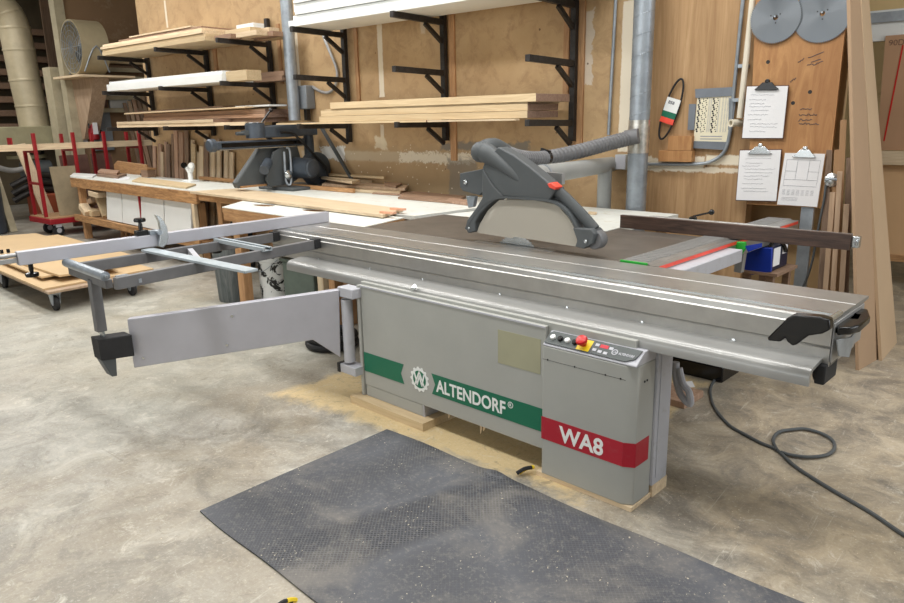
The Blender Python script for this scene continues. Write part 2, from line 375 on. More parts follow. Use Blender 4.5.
struct('wall_far',MB().box(-17.2,8,FY,FY+.15,0,4.5),M['far_wall'],smooth=False)
# recess under the clipboards: boarded back set deeper, and the framing beside it
struct('wall_recess',MB().box(XE-.6,-1.16,YW+.35,YW+.42,0,2.9),M['hardboard'],smooth=False)
# ---------------------------------------------------------------- the sliding table saw (built in saw axes)
saw=thing('sliding_table_saw','large grey sliding table saw with green stripe and red striped control box','panel saw',(-2.0,2.9,0),MR)
xa,xb=-4.22,-.69
# carriage
prof=[(2.625,.725),(2.64,.722),(2.64,.80),(2.652,.806),(2.652,.722),(2.93,.722),(3.0,.80),(3.0,.885),(3.062,.888),(3.062,.899),(2.892,.900),(2.889,.8975),(2.881,.8975),(2.878,.900),
      (2.705,.900),(2.703,.893),(2.690,.893),(2.688,.898),(2.672,.898),(2.670,.884),(2.655,.884),(2.653,.898),(2.640,.898),(2.634,.892),(2.628,.872),(2.622,.868),(2.622,.800),(2.628,.794),(2.625,.788)]
car=MB().prism(prof,'x',xa,xb).build('sliding_table',M['alu'],saw,ang=25)
# polished rails in the T slot at the front edge
MB().box(xa+.02,xb-.02,2.689,2.702,.8935,.902).box(xa+.02,xb-.02,2.656,2.669,.885,.8965).build('slot_rail',M['bright'],car)
MB().box(xb,xb+.006,2.63,2.99,.74,.885).build('end_plate',M['alu_flat'],car,bevel=.002)
bl=MB()
for x in (-1.03,-1.42,-1.8,-2.2,-2.75,-3.2,-3.7): bl.lathe([(.010,0),(.010,.004),(.004,.006)],(x,2.625,.752),(0,-1,0),10)
for x,z in ((-.76,.742),(-.74,.742)): bl.lathe([(.005,0),(.005,.003)],(x,2.625,z),(0,-1,0),8)
bl.build('bolt_heads',M['bright'],car)
# beam under the carriage
bp=[(2.493,.683),(2.493,.712),(2.498,.728),(2.512,.740),(2.535,.745),(2.60,.752),(2.80,.752),(2.80,.66),(2.78,.66),(2.78,.735),(2.60,.738),(2.53,.731),(2.508,.720),(2.505,.683)]
beam=MB().prism(bp,'x',-3.87,xb-.02).build('support_beam',M['grey_paint'],saw,ang=50)
beam.data.materials[0]=M['beam']=plain('beam_paint',S(150,150,148),.32,.25,var=.04,scale=5)
MB().box(-3.8,xb-.03,2.66,2.90,.7525,.80).build('guide_way',M['black_matte'],saw) if 0 else None
MB().box(xb-.035,xb+.0,2.60,2.74,.66,.735).prism(arc(2.67,.70,.05,0,360,12)[:-1],'x',xb-.05,xb-.02).build('end_stop',M['black_matte'],saw,bevel=.006)
MB().lathe([(.018,0),(.018,.004),(.008,.007)],My(381,287,2.49),(0,-.7,.7),12).lathe([(.018,0),(.018,.004),(.008,.007)],My(414,287.5,2.49),(0,-.7,.7),12).build('beam_bolt',M['bright'],beam)
# grips at the near end
def grip(pxs,Y,th): return MB().slab([My(x,y,Y) for x,y in pxs],(0,th,0))
g1=grip([(767,338),(787,318),(793,315),(820,317),(829,320),(830,330),(822,334),(808,336),(796,345),(792,346),(787,342),(785,338),(780,342),(768,341)],2.44,.045).build('front_grip',M['black'],saw,bevel=.012,seg=3)
MB().cyl(My(822,325,2.46),My(822,325,2.46)+Vector((0,.19,0)),.012).build('grip_rod',M['bright'],g1)
def keyhole(outer,holes):
    out=list(outer)
    for h in holes:
        i,j=min(((i,j) for i in range(len(out)) for j in range(len(h))),key=lambda ij:(Vector(out[ij[0]])-Vector(h[ij[1]])).length)
        out=out[:i+1]+h[j:]+h[:j+1]+out[i:]
    return out
o_=[tuple(Mz(x,y,.872).xy) for x,y in ((834,321),(842,318),(850,312),(857,307.5),(868,309),(870.5,316),(861,324.5),(852,327),(838,327.5))]
h_=[tuple(Mz(x,y,.872).xy) for x,y in ((860,319.5),(863,314),(854,313),(847,319))][::-1]
MB().prism(keyhole(o_,[h_]),'z',.842,.872).build('loop_grip',M['black'],saw,bevel=.006,seg=2)
MB().slab([Mx(x,y,-.66) for x,y in ((836,340),(850,337),(856,330),(852,342),(848,357),(838,356))],(.004,0,0)).build('cable_plate',M['galv'],saw)
# body
body=MB().box(-3.10,-1.36,2.475,2.74,.113,.72)
body=body.build('machine_body',M['grey_paint'],saw,bevel=.004)
MB().box(-3.05,-2.62,2.49,2.95,.045,.113).box(-1.76,-1.43,2.6,2.73,.022,.113).build('foot_frame',M['grey_paint'],body,bevel=.003)
pn=MB().box(-3.075,-1.79,2.45,2.4745,.113,.705).box(-3.10,-3.078,2.44,2.4745,.045,.705).box(-3.07,-2.59,2.452,2.4745,.045,.1125)
pn=pn.build('side_panel',M['grey_paint'],saw,bevel=.003)
MB().box(-2.6,-2.585,2.452,2.56,.045,.1125).box(-3.07,-1.79,2.446,2.4499,.697,.705).build('panel_lip',M['grey_light'],pn)
z0,z1=.198,.312; gx=My(432,385,2.45).x
MB().slab([(-3.073,2.4495,z0),(-2.735,2.4495,z0),(-2.76,2.4495,(z0+z1)/2),(-2.735,2.4495,z1),(-3.073,2.4495,z1)],(0,-.0015,0)).slab([(gx,2.4495,z0),(-1.79,2.4495,z0),(-1.79,2.4495,z1),(gx,2.4495,z1),(gx+.025,2.4495,(z0+z1)/2)],(0,-.0015,0)).build('green_stripe',M['stripe_green'],pn)
lc=My(419.5,379.5,2.448); lg=MB(); R0=.062
pts=[]
for i in range(52):
    a=2*math.pi*i/52; r=R0+(.009 if (i//2)%2 else 0); pts.append((lc.x+r*math.cos(a),lc.z+r*math.sin(a)))
lg.prism(pts,'y',2.4480,2.4496,0); lg.prism([(lc.x+.049*math.cos(t*math.pi/12),lc.z+.049*math.sin(t*math.pi/12)) for t in range(24)],'y',2.4470,2.4482,1)
def stroke(mb,pp,w,y0,y1,mi):
    for (ax,az),(bx,bz) in zip(pp[:-1],pp[1:]):
        d=Vector((bx-ax,bz-az)); n=Vector((-d.y,d.x)).normalized()*w/2; e=d.normalized()*w*.3
        mb.prism([(lc.x+ax+n.x-e.x,lc.z+az+n.y-e.y),(lc.x+bx+n.x+e.x,lc.z+bz+n.y+e.y),(lc.x+bx-n.x+e.x,lc.z+bz-n.y-(-e.y)),(lc.x+ax-n.x-e.x,lc.z+az-n.y-e.y)],'y',y0,y1,mi)
stroke(lg,[(-.036,.030),(-.018,-.032),(0,.02),(.018,-.032),(.036,.030)],.010,2.4462,2.4472,0)
stroke(lg,[(-.034,-.030),(0,.044),(.034,-.030)],.009,2.4462,2.4472,0)
lg.build('gear_emblem',[M['white'],M['stripe_green']],pn,smooth=False)
a=My(436.5,396.5,2.448)
tx0=My(436.8,396,2.448).x; tx1=My(505.5,408,2.448).x
tm=MB().text('ALTENDORF',(0,2.448,.222),(1,0,0),(0,0,1),.094,.0012,bold=.022); wx=max(v.x for v in tm.v)
MB().text('ALTENDORF',(tx0,2.448,.222),(1,0,0),(0,0,1),.094,.0012,bold=.022,sx=(tx1-tx0)/wx).build('maker_lettering',M['white'],pn,smooth=False)
q=My(510.5,405,2.448)
rr=MB()
for i in range(20):
    t0,t1=2*math.pi*i/20,2*math.pi*(i+1)/20
    rr.prism([(q.x+.016*math.cos(t0),q.z+.016*math.sin(t0)),(q.x+.016*math.cos(t1),q.z+.016*math.sin(t1)),(q.x+.013*math.cos(t1),q.z+.013*math.sin(t1)),(q.x+.013*math.cos(t0),q.z+.013*math.sin(t0))],'y',2.4470,2.4480)
rr.text('R',(q.x-.007,2.448,q.z-.007),(1,0,0),(0,0,1),.021,.001,bold=.01).build('registered_mark',M['white'],pn,smooth=False)
M['faded']=plain('faded_label',S(160,158,132),.55,var=.03)
MB().box(My(498,334,2.45).x,My(541,334,2.45).x,2.4485,2.4499,.475,.64).build('faded_label_patch',M['faded'],pn)
# things hanging under the panel
sl=MB()
for px,py,l in ((449,412,.05),(463,417,.03),(481,421,.07),(484,424,.05)):
    p=My(px,py,2.5); p.z=.112; sl.tube([p,p+Vector((.004,0,-l*.5)),p+Vector((-.004,0,-l))],[.006,.008,.002],6)
sl.build('caught_wood_sliver',M['pine_z'],body)
# control box
cx0,cx1=-1.768,-1.357
zz=.642; zb=.022
cb=MB(); ft=[(cx0,2.40),(cx1,2.40),(cx1+.045,2.425),(cx1+.045,2.56),(cx0,2.56)]
cb.prism(ft,'z',zb,zz-.006)
cab=cb.build('control_box',M['grey_paint'],saw,bevel=.006,seg=3)
cs=MB().prism([(2.40,zz-.006),(2.56,zz-.006),(2.56,.688),(2.462,.688),(2.40,zz)],'x',cx0,cx1+.045).build('control_hood',M['grey_light'],cab,bevel=.004)
# side cover, paler
sc=MB().box(cx1+.0,cx1+.055,2.56,2.69,.058,.70).build('rear_cover',M['lav']  if 'lav' in M else M['grey_light'],saw,bevel=.004)
MB().box(cx1+.055,cx1+.058,2.585,2.68,.09,.68).build('cover_door',M['grey_light'],sc,bevel=.001)
for k in range(2):
    MB().lathe([(.005,0),(.005,.003)],(cx1+.045,2.47+.02*k,.56-.0*k),(1,0,0),8).build('screw',M['black_matte'],cab)
ss=MB()
for x in (-1.74,-1.60,-1.45,-1.38): ss.lathe([(.004,0),(.004,.002)],(x,2.40,.575),(0,-1,0),8)
ss.box(cx0,cx1,2.3992,2.40,.5735,.5745).build('seam_screw',M['black_matte'],cab)
y0=2.399
MB().box(cx0-.001,cx1,2.3985,2.3999,.196,.303).slab([(cx1,2.3985,.196),(cx1+.0455,2.4235,.196),(cx1+.0455,2.4235,.303),(cx1,2.3985,.303)],(.001,-.001,0)).box(cx1+.045,cx1+.0465,2.424,2.53,.196,.303).build('red_stripe',M['stripe_red'],cab)
MB().text('WA8',(-1.668,2.3985,.214),(1,0,0),(0,0,1),.102,.0012,bold=.025,sx=.98).build('model_lettering',M['white'],cab,smooth=False)
# console on the slope
hn=Vector((0,-.046,.062)).normalized(); up=Vector((0,.062,.046)).normalized(); ex=Vector((1,0,0))
oc=Vector((cx0+.006,2.402,zz+.004))
def con(u,v,h=0): return oc+ex*u+up*v*.82+hn*h
W_=cx1+.045-cx0-.012
con_p=MB().slab([con(0,.004,.001),con(W_-.05,.004,.001),con(W_-.012,.03,.001),con(W_,.086,.001),con(.012,.086,.001),con(0,.07,.001)],hn*.003).build('console_strip',M['charcoal'],cab)
for u,mt in ((.03,'white'),(.068,'black'),(.105,'white'),(.142,'black')):
    MB().lathe([(.0125,0),(.0125,.009),(.010,.012)],con(u,.044,.004),hn,16).build('push_button',M[mt],con_p)
MB().slab([con(.160,.008,.004),con(.222,.008,.004),con(.222,.078,.004),con(.160,.078,.004)],hn*.001).build('stop_plate',M['yellow'],con_p)
MB().lathe([(.012,0),(.012,.015),(.023,.020),(.026,.030),(.022,.038),(.010,.042)],con(.186,.044,.005),hn,20).build('emergency_stop',M['red_btn'],con_p)
kp=MB()
for u,v in ((.245,.062),(.243,.030),(.270,.026),(.297,.024),(.312,.058)): kp.slab([con(u-.009,v-.008,.004),con(u+.009,v-.008,.004),con(u+.009,v+.008,.004),con(u-.009,v+.008,.004)],hn*.001)
kp.build('key_pad',M['grey_light'],con_p)
M['led']=plain('led',S(200,30,50),.3)
MB().slab([con(.26,.050,.004),con(.298,.050,.004),con(.298,.070,.004),con(.26,.070,.004)],hn*.001).build('digit_display',M['led'],con_p)
lgc=con(.335,.042,.0045); sm=MB()
for i in range(16):
    t0,t1=2*math.pi*i/16,2*math.pi*(i+1)/16
    sm.slab([lgc+ex*(.014*math.cos(t))*1+up*(.014*math.sin(t)) for t in (t0,t1)]+[lgc+ex*(.010*math.cos(t))+up*(.010*math.sin(t)) for t in (t1,t0)],hn*.001)
sm.text('W',lgc-ex*.007-up*.006,ex,up,.016,.001,bold=.01)
sm.text('ALTENDORF',con(.353,.034,.004),ex,up,.0165,.001,bold=.02,sx=.75).build('console_lettering',M['grey_light'],con_p,smooth=False)
# fixed saw table
st=MB().box(-3.78,-2.02,3.075,3.855,.855,.898)
st=MB().box(-3.78,-2.60,3.075,3.855,.855,.898).box(-2.40,-1.80,3.075,3.855,.855,.898).box(-2.60,-2.40,3.155,3.855,.855,.898).box(-2.60,-2.40,3.075,3.118,.855,.898)
st=MB().box(-3.78,-2.75,3.075,3.855,.855,.898).box(-2.28,-1.80,3.075,3.855,.855,.898).box(-2.75,-2.28,3.148,3.855,.855,.898).box(-2.75,-2.28,3.075,3.128,.855,.898).build('saw_table',M['table_grey'],saw,bevel=.002)
MB().box(-2.36,-1.80,3.857,4.01,.86,.898).box(-2.36,-1.8,3.853,3.858,.88,.8985).build('extension_table',M['table_grey'],st,bevel=.002)
MB().box(-2.78,-2.22,3.078,3.127,.8982,.8992).build('table_insert',M['alu_flat'],st)
pts=[]
for i in range(144):
    a=2*math.pi*i/144; r=.166+(.006,-.001,-.004)[i%3]; pts.append((-2.50+r*math.cos(a),.788+r*math.sin(a)))
MB().prism(pts,'y',3.135,3.139).build('circular_blade',M['bright'],saw,smooth=False)
MB().box(-3.2,-1.9,3.06,3.6,.55,.854).build('arbor_housing',M['grey_dark'],saw,bevel=.01)
# rip rail on the operator end of the table
rl=MB().prism([(-1.797,.87),(-1.797,.905),(-1.655,.905),(-1.64,.896),(-1.60,.896),(-1.60,.875),(-1.605,.80),(-1.70,.80),(-1.797,.84)],'y',3.085,5.02).build('rip_rail',M['alu'],saw,ang=25)
rb=MB()
for i in range(46):
    y=3.13+i*.0405; rb.box(-1.790,-1.665,y,y+.016,.9055,.9085)
rb.build('rail_ribs',M['alu_flat'],rl)
MB().box(-1.5995,-1.597,3.10,5.0,.876,.893).build('orange_scale',M['orange_red'],rl)
MB().box(-1.80,-1.653,3.078,3.086,.868,.907).cyl((-1.73,3.08,.887),(-1.73,3.07,.887),.008).build('rail_end_cap',M['green'],rl,bevel=.002)
MB().box(-1.62,-1.52,3.10,3.9,.80,.87).build('rail_apron',M['grey_light'],rl,bevel=.004)
# rip fence
rf=MB().box(-2.33,-1.03,4.045,4.09,.905,.98).build('rip_fence',M['alu_flat'],saw,bevel=.002)
MB().box(-2.36,-1.02,4.015,4.043,.903,.985).build('walnut_facing',M['walnut'],rf,bevel=.002)
MB().box(-1.018,-.985,4.03,4.075,.915,.975).box(-1.0,-.99,4.02,4.085,.93,.96).build('fence_end_clamp',M['bright'],rf,bevel=.004)
MB().box(-2.25,-1.62,4.10,4.24,.912,.965).box(-2.2,-1.4,4.091,4.098,.955,.983).build('fence_carriage',M['alu'],rf,bevel=.01)
MB().box(-2.22,-1.5,4.105,4.16,.9655,.969).build('green_tape',plain('pale_green',S(150,190,150),.5),rf)
p=Mz(693,218,.985); q=Mz(709.5,211,.985)
MB().lathe([(.024,-.01),(.024,.008),(.012,.016)],(p.x,p.y,.98),n=14).tube([(p.x,p.y,.995),(p.x+.06,p.y+.10,1.012)],.006,8).ball((p.x+.065,p.y+.11,1.014),.018).build('clamp_lever',M['black'],rf)
# green guide bracket and blue tape under the fence
hx=[My(x,y,4.0) for x,y in ((731,242),(745,242),(746,248),(741,255),(737,255),(732,248))]
MB().slab(hx,(0,.02,0)).build('guide_bracket',M['green'],rf,bevel=.003)
MB().slab([My(x,y,4.01) for x,y in ((735,254),(744,254),(741,273),(734,272))],(0,.04,0)).build('bracket_profile',M['alu_flat'],rf)
for k in (((729,243),(734,247),(732,263),(726,262)),((745,246),(762,243),(762,247),(748,252))): MB().slab([My(x,y,4.0) for x,y in k],(0,.003,0)).build('blue_tape',M['blue'],rf)
# ------------------------------------------------ blade guard
gY=3.06
def gp(pxs,Y=gY): return [My(x,y,Y) for x,y in pxs]
m,nt,bs=new_mat('smoky_plastic'); bs.inputs['Base Color'].default_value=S(186,180,168); bs.inputs['Roughness'].default_value=.25; bs.inputs['Alpha'].default_value=.72; M['plexi']=m
gdo=MB().slab(gp([(482,168),(485.3,160.6),(498,146.7),(513,154.8),(530.6,167.6),(548,182.3),(556,189),(552.5,195),(549,201),(503,196.5),(494,187)]),(0,.085,0)).build('guard_body',M['grey_dark'],saw,bevel=.008,seg=3)
rp=MB()
for k in range(7):
    x=484+1.9*k; rp.bar(My(x,170+3.2*k,3.052),My(x-1.2+.6*k,199+.2*k,3.052),.004,.008)
rp=MB().slab(gp([(482,168),(486,175),(493,186),(503,196.5),(494,200.5),(488,205),(479,215),(475,222),(475.5,231),(468,233.5),(465,228),(467,220),(476,208),(482,198)],3.052),(0,.10,0)).build('guard_rear_leg',M['grey_dark'],gdo,bevel=.006)
for off,nm in ((.012,'near'),(.082,'far')):
    MB().slab([q+Vector((0,off,0)) for q in gp([(475.5,233),(478.3,224.5),(486.5,210.6),(498,200),(533,200.5),(556,205),(568,219),(575,232),(576,247),(532.9,240.2),(513,237),(510,238.5)])],(0,.005,0)).build('guard_shield',M['plexi'],gdo)
rim=smoothpts(gp([(466,229),(474.8,214),(486.5,202),(499,197.5),(525,198.5),(549.2,201),(563,208),(572.4,219.9),(577,229)],3.055),3)
rm=MB()
for a,b in zip(rim[:-1],rim[1:]): rm.bar(a+Vector((0,.045,0)),b+Vector((0,.045,0)),.10,.012)
rm.build('shield_rim',M['grey_dark'],gdo)
MB().slab(gp([(572.4,228),(591,229.2),(594.5,234),(592,244),(583,248.9),(574.7,246.8),(577,240.8)],3.045),(0,.095,0)).build('guard_nose',M['grey_dark'],gdo,bevel=.006,seg=3)
MB().lathe([(.046,0),(.050,.008),(.050,.052),(.046,.06)],My(593.5,240,3.075),(0,1,0),28).build('nose_roller',M['arm_grey'],gdo)
hb=smoothpts(gp([(552.5,192),(560,198.5),(568,206.5),(579.4,218.7),(590,231)],3.05),4)
MB().tube([q+Vector((0,.045,0)) for q in hb],[.020]*len(hb),10,sq=1.6).build('guard_handle',M['grey_dark'],gdo)
MB().slab(gp([(547,184),(550.5,182.5),(556.5,187.2),(554.5,190),(549,187.8)],3.045),(0,.06,0)).build('red_latch',M['orange_red'],gdo,bevel=.004)
MB().slab(gp([(459.7,173.4),(483,168.8),(483,192),(479.5,195.5),(463,191),(459.7,187.4)],3.10),(0,.05,0)).build('pivot_plate',M['grey_dark'],gdo,bevel=.004)
for q,r in ((My(466,182,3.098),.014),(My(469,228,3.05),.008),(My(586,241,3.043),.010)): MB().lathe([(r,0),(r,r*.5),(r*.5,r*.8)],q,(0,-1,0),12).build('pivot_bolt',M['bright'],gdo)
MB().slab(gp([(466,196),(475,196),(473,207),(468,208)],3.12),(0,.03,0)).build('guard_foot',M['galv'],gdo,bevel=.004)
sn=smoothpts(gp([(519.5,182.5),(509,172.5),(495,161),(486,155),(481,152.5)],3.05),3); n_=len(sn)
MB().tube([q+Vector((0,.03,0)) for q in sn],[.016+.040*min(1,(i/(n_*.7)))**.8 for i in range(n_)],14).ball(My(481,152,3.08),.060).tube(smoothpts([My(481,151,3.08),My(488,147,3.13),My(496,147,3.2),My(505,152,3.28)],3),.048,14).build('suction_elbow',M['grey_dark'],gdo)
# ------------------------------------------------ overhead arm and post
pa=My(528,177,3.3); pb=My(611,164.3,5.14)
ov=MB().cyl(pa,pb,.060,.060,20).build('overhead_arm',M['arm_paint'],saw)
MB().cyl(pa+(pb-pa)*.12,pa+(pb-pa)*.135,.064).build('arm_collar',M['galv'],ov)
t_=.80; t_=(4.96-pa.y)/(pb.y-pa.y); pc=pa+(pb-pa)*t_
MB().cyl(pc+Vector((0,0,-.02)),(pc.x,pc.y,.0),.056,.056,20).build('arm_post',M['arm_paint'],ov)
MB().lathe([(.09,0),(.09,.01)],(pc.x,pc.y,.0)).build('post_foot_plate',M['arm_paint'],ov)
MB().slab([pa+Vector((-.02,-.02,-.05)),pa+Vector((.25,-.02,-.03)),pa+Vector((.25,-.02,.03)),pa+Vector((-.02,-.02,.04))],(0,.03,0)).build('arm_clamp',M['alu_flat'],ov)
# ------------------------------------------------ crosscut outrigger
zt=.885
og=MB()
M['bar_pale']=plain('bar_pale',S(176,186,192),.45,.2)
A0=Vector((-3.53,1.30,zt-.03)); A1=Vector((-3.68,2.60,zt-.03)); B0=Vector((-4.09,1.34,zt-.03)); B1=Vector((-4.14,2.60,zt-.03))
frame=og.bar(A0,A1,.035,.06).bar(B0,B1,.035,.06).build('outrigger_frame',M['arm_grey'],saw,bevel=.003)
for q in (A1,B1): MB().bar(q+Vector((0,-.03,.005)),q+Vector((-.002,.018,.005)),.055,.06).build('mounting_clamp',M['black_matte'],frame,bevel=.003)
MB().bar((-4.12,1.98,zt-.03),(-3.62,1.80,zt-.03),.03,.035).build('brace_bar',M['grey_light'],frame)
MB().bar((-4.15,1.735,.892),(-3.10,1.795,.892),.075,.014).build('support_bar',M['bar_pale'],frame,bevel=.002)
cc=[(-.032,0),(.032,0),(.032,.022),(.012,.022),(.012,.018),(.026,.018),(.026,.005),(-.026,.005),(-.026,.018),(-.012,.018),(-.012,.022),(-.032,.022)]
MB().prism([(2.20+a,.877+b) for a,b in cc],'x',-4.17,-3.60).build('slotted_bar',M['bar_pale'],frame)
ra,rb_=Mz(66.5,262.5,.88),Mz(105.3,276.5,.88)
ro=MB().cyl(ra,rb_,.024).build('support_roller',M['galv'],frame)
MB().cyl(ra+Vector((-.03,0,0)),ra,.010).cyl(rb_,rb_+Vector((.03,0,0)),.010).build('roller_pin',M['bright'],ro)
MB().bar((ra.x,ra.y+.02,.835),(rb_.x-.02,rb_.y+.02,.835),.035,.045).build('end_beam',M['arm_grey'],frame,bevel=.002)
MB().bar((rb_.x-.05,1.36,.85),(rb_.x-.05,1.42,.85),.02,.03).bar((rb_.x-.05,1.42,.85),(rb_.x+.10,1.42,.85),.015,.02).build('end_bracket',M['galv'],frame)
# telescopic post down to the swing arm
X0=-3.86
t0=Mx(94,283,X0); t1=Mx(101,331,X0); 
po=MB().bar((X0,t0.y,.83),(X0,t1.y,t1.z),.05,.05,up=(0,1,0)).build('swing_post',M['arm_grey'],saw,bevel=.004)
t2=Mx(104,338,X0); MB().cyl((X0,t1.y,t1.z+.03),(X0,t2.y,t2.z-.03),.013).build('post_rod',M['bright'],po)
k=[Mx(x,y,X0) for x,y in ((94,338),(128,333),(131,354),(98,359))]
MB().slab([p+Vector((.05,0,0)) for p in k],(-.10,0,0)).build('arm_end_block',M['black_matte'],po,bevel=.004)
k=[Mx(x,y,X0) for x,y in ((98,358),(113,356),(114,374),(109,375))]
MB().slab([p+Vector((.045,0,0)) for p in k],(-.08,0,0)).build('parking_foot',M['grey_dark'],po,bevel=.004)
# swing arm: plate from hinge to post
hx,hy=-3.165,2.40
Dv=(Vector((X0,1.44,0))-Vector((hx,hy,0))); 
def sa(px,py):                                # pixel -> vertical plane through hinge and post
    n=Vector((-Dv.y,Dv.x,0)).normalized(); v=RM@ray(px,py); t=(n.dot(Vector((hx,hy,0)))-n.dot(O_))/n.dot(v); return O_+v*t
nn=Vector((-Dv.y,Dv.x,0)).normalized()*.05
if nn.y<0: nn=-nn
ap=[sa(x,y) for x,y in ((127,319.5),(339,290),(340.5,357.5),(313,340),(134,368))]
swa=MB().slab(ap,nn).build('swing_arm',M['alu_fence'],saw,bevel=.004)
MB().lathe([(.008,0),(.008,.004)],sa(143.5,358),-nn,10).lathe([(.008,0),(.008,.004)],sa(227,345),-nn,10).lathe([(.008,0),(.008,.004)],sa(232,316),-nn,10).build('arm_rivet',M['bright'],swa)
h1,h2=My(346.5,299,2.42),My(350,361,2.42); h2.x=h1.x
MB().cyl(h1,h2,.033,.033,20).build('hinge_tube',M['grey_light'],saw)
a=My(339,286,2.40);b=My(356,300,2.40)
MB().box(a.x,-3.07,2.385,2.47,b.z,a.z).build('hinge_block',M['grey_light'],saw,bevel=.006)
a=My(340,362,2.40);b=My(362,378,2.40)
hbk=MB().box(a.x+.02,-3.08,2.385,2.47,b.z,a.z).build('hinge_bracket',M['grey_light'],saw,bevel=.003)
MB().box(a.x-.005,a.x+.0195,2.38,2.475,b.z-.003,a.z+.003).build('bracket_cap',M['black_matte'],hbk,bevel=.003)
# ------------------------------------------------ crosscut fence
cf=MB().box(-4.22,-4.17,1.07,3.075,.900,.972).build('crosscut_fence',M['alu_fence'],saw,bevel=.003)
MB().box(-4.205,-4.185,.87,1.07,.915,.94).cyl((-4.20,.90,.955),(-4.20,1.07,.955),.012).build('fence_extension',M['alu_flat'],cf,bevel=.002)
es=MB().box(-4.23,-4.15,.82,.90,.885,.99).build('extension_stop',M['alu_fence'],cf,bevel=.004)
MB().lathe([(.014,0),(.014,.006)],(-4.15,.86,.955),(1,0,0),12).cyl((-4.21,1.01,.97),(-4.21,1.01,.99),.008).cyl((-4.21,1.04,.97),(-4.21,1.04,.99),.008).build('stop_screw',M['black'],es)
def knobs(x,y,z,up,name='clamp_knob'):
    s_=1 if up else -1
    return MB().lathe([(.012,0),(.012,.03*1),(.009,.045),(.032,.050),(.034,.060),(.030,.070),(.012,.072)],(x,y,z),(0,0,s_),18).build(name,M['black'],cf)
kb=Mx(142,236,-4.19)
MB().box(-4.215,-4.175,kb.y-.035,kb.y+.035,.9725,1.005).build('knob_base',M['black'],cf,bevel=.004)
knobs(-4.195,kb.y,1.004,True)
k2=Mx(31,268,-4.20); knobs(-4.20,k2.y,.899,False)
k3=Mx(216,246,-4.20); knobs(-4.20,k3.y,.87,False)
fl=[Mx(x,y,-4.165) for x,y in ((153.5,214.5),(157,215.5),(161.5,220),(165,227),(166.5,236),(165,243),(161,247),(157,246),(158,238),(159,230),(157,221))]
fs=MB().slab(fl,(.03,0,0)).build('flip_stop',M['bright'],cf,bevel=.002)
MB().cyl((-4.19,Mx(157,232,-4.17).y,.985),(-4.13,Mx(157,232,-4.17).y,.985),.014).box(-4.22,-4.165,Mx(153,232,-4.17).y-.02,Mx(159,232,-4.17).y+.02,.9725,.995).build('stop_pivot',M['galv'],fs)
# ---------------------------------------------------------------- floor things round the saw
def one(mb,name,mat,label,cat,group=None,kind=None,**k): return tag(mb.build(name,mat,**k),label,cat,group,kind)
# rubber mat
m,nt,bs=new_mat('ribbed_rubber'); v=coords(nt); 
w1=nd(nt,'ShaderNodeTexVoronoi',distance='CHEBYCHEV'); vr=nd(nt,'ShaderNodeMapping'); vr.inputs['Rotation'].default_value=(0,0,.9); vr.inputs['Scale'].default_value=(75,75,75); nt.links.new(v,vr.inputs[0]); nt.links.new(vr.outputs[0],w1.inputs['Vector']); w1.inputs['Randomness'].default_value=.0; w1.inputs['Scale'].default_value=1
nb=noise(nt,v,2.2,6,.65,.5); nf=noise(nt,v,50,4,.8)
c=ramp(nt,w1.outputs['Distance'],[(.25,S(40,41,46)),(.5,S(84,86,92))])
c=mix(nt,ramp(nt,nb,[(.48,G(0)),(.66,G(.6))]),c,S(130,125,118)); c=mix(nt,ramp(nt,nb,[(.25,G(.5)),(.42,G(0))]),c,S(44,46,53))
vo=nd(nt,'ShaderNodeTexVoronoi'); nt.links.new(v,vo.inputs['Vector']); vd=nd(nt,'ShaderNodeVectorMath',operation='ADD'); vn=nd(nt,'ShaderNodeTexNoise'); vn.inputs['Scale'].default_value=90; nt.links.new(v,vn.inputs['Vector']); vsc=nd(nt,'ShaderNodeVectorMath',operation='SCALE'); vsc.inputs['Scale'].default_value=.02; nt.links.new(vn.outputs['Color'],vsc.inputs[0]); nt.links.new(v,vd.inputs[0]); nt.links.new(vsc.outputs[0],vd.inputs[1]); nt.links.new(vd.outputs[0],vo.inputs['Vector']); vo.inputs['Scale'].default_value=46
n5=noise(nt,v,3.0,5,.75); c=mix(nt,mth(nt,'MULTIPLY',mth(nt,'MULTIPLY',mth(nt,'LESS_THAN',vo.outputs['Distance'],.13),mth(nt,'GREATER_THAN',n5,.53)),.75),c,S(206,196,172))
nt.links.new(c,bs.inputs['Base Color']); bs.inputs['Roughness'].default_value=.6; bump(nt,bs,w1.outputs['Distance'],.35,.003); c2_=mix(nt,ramp(nt,nf,[(.52,G(0)),(.7,G(.45))]),c,S(140,136,128)); nt.links.new(c2_,bs.inputs['Base Color']); M['mat']=m
A=Wz(200,512);B=Wz(387,430);C_=Wz(800,603);D_n=Wz(318,603)
C2=B+(C_-B)*1.55; D2=A+(D_n-A).normalized()*(C2-B).length
mm=MB(); NU,NV=90,34
def mp(u,v_):
    p=(A*(1-v_)+B*v_)*(1-u)+(D2*(1-v_)+C2*v_)*u
    z=.007+.012*math.exp(-((u-.24-.10*(v_-.6))/.035)**2)*max(0,math.sin(v_*3.0))**.8+.004*math.exp(-((u-.10)/.05)**2)*v_+.0015*math.sin(9*u+5*v_)
    if v_>.97 : z+=.016*math.exp(-((u-.235)/.02)**2)
    e=.006*math.sin(u*11)+.004*math.sin(u*29)
    p=p+(B-A).normalized()*e*(1 if v_>.5 else -1)
    return Vector((p.x,p.y,z))
vs=[mp(i/NU,j/NV) for i in range(NU+1) for j in range(NV+1)]; n0=len(vs)
vs+=[Vector((p.x,p.y,.0008)) for p in vs]
idx=lambda i,j:i*(NV+1)+j
fs=[]
for i in range(NU):
    for j in range(NV):
        q=[idx(i,j),idx(i+1,j),idx(i+1,j+1),idx(i,j+1)]; fs.append(q); fs.append([n0+k for k in q][::-1])
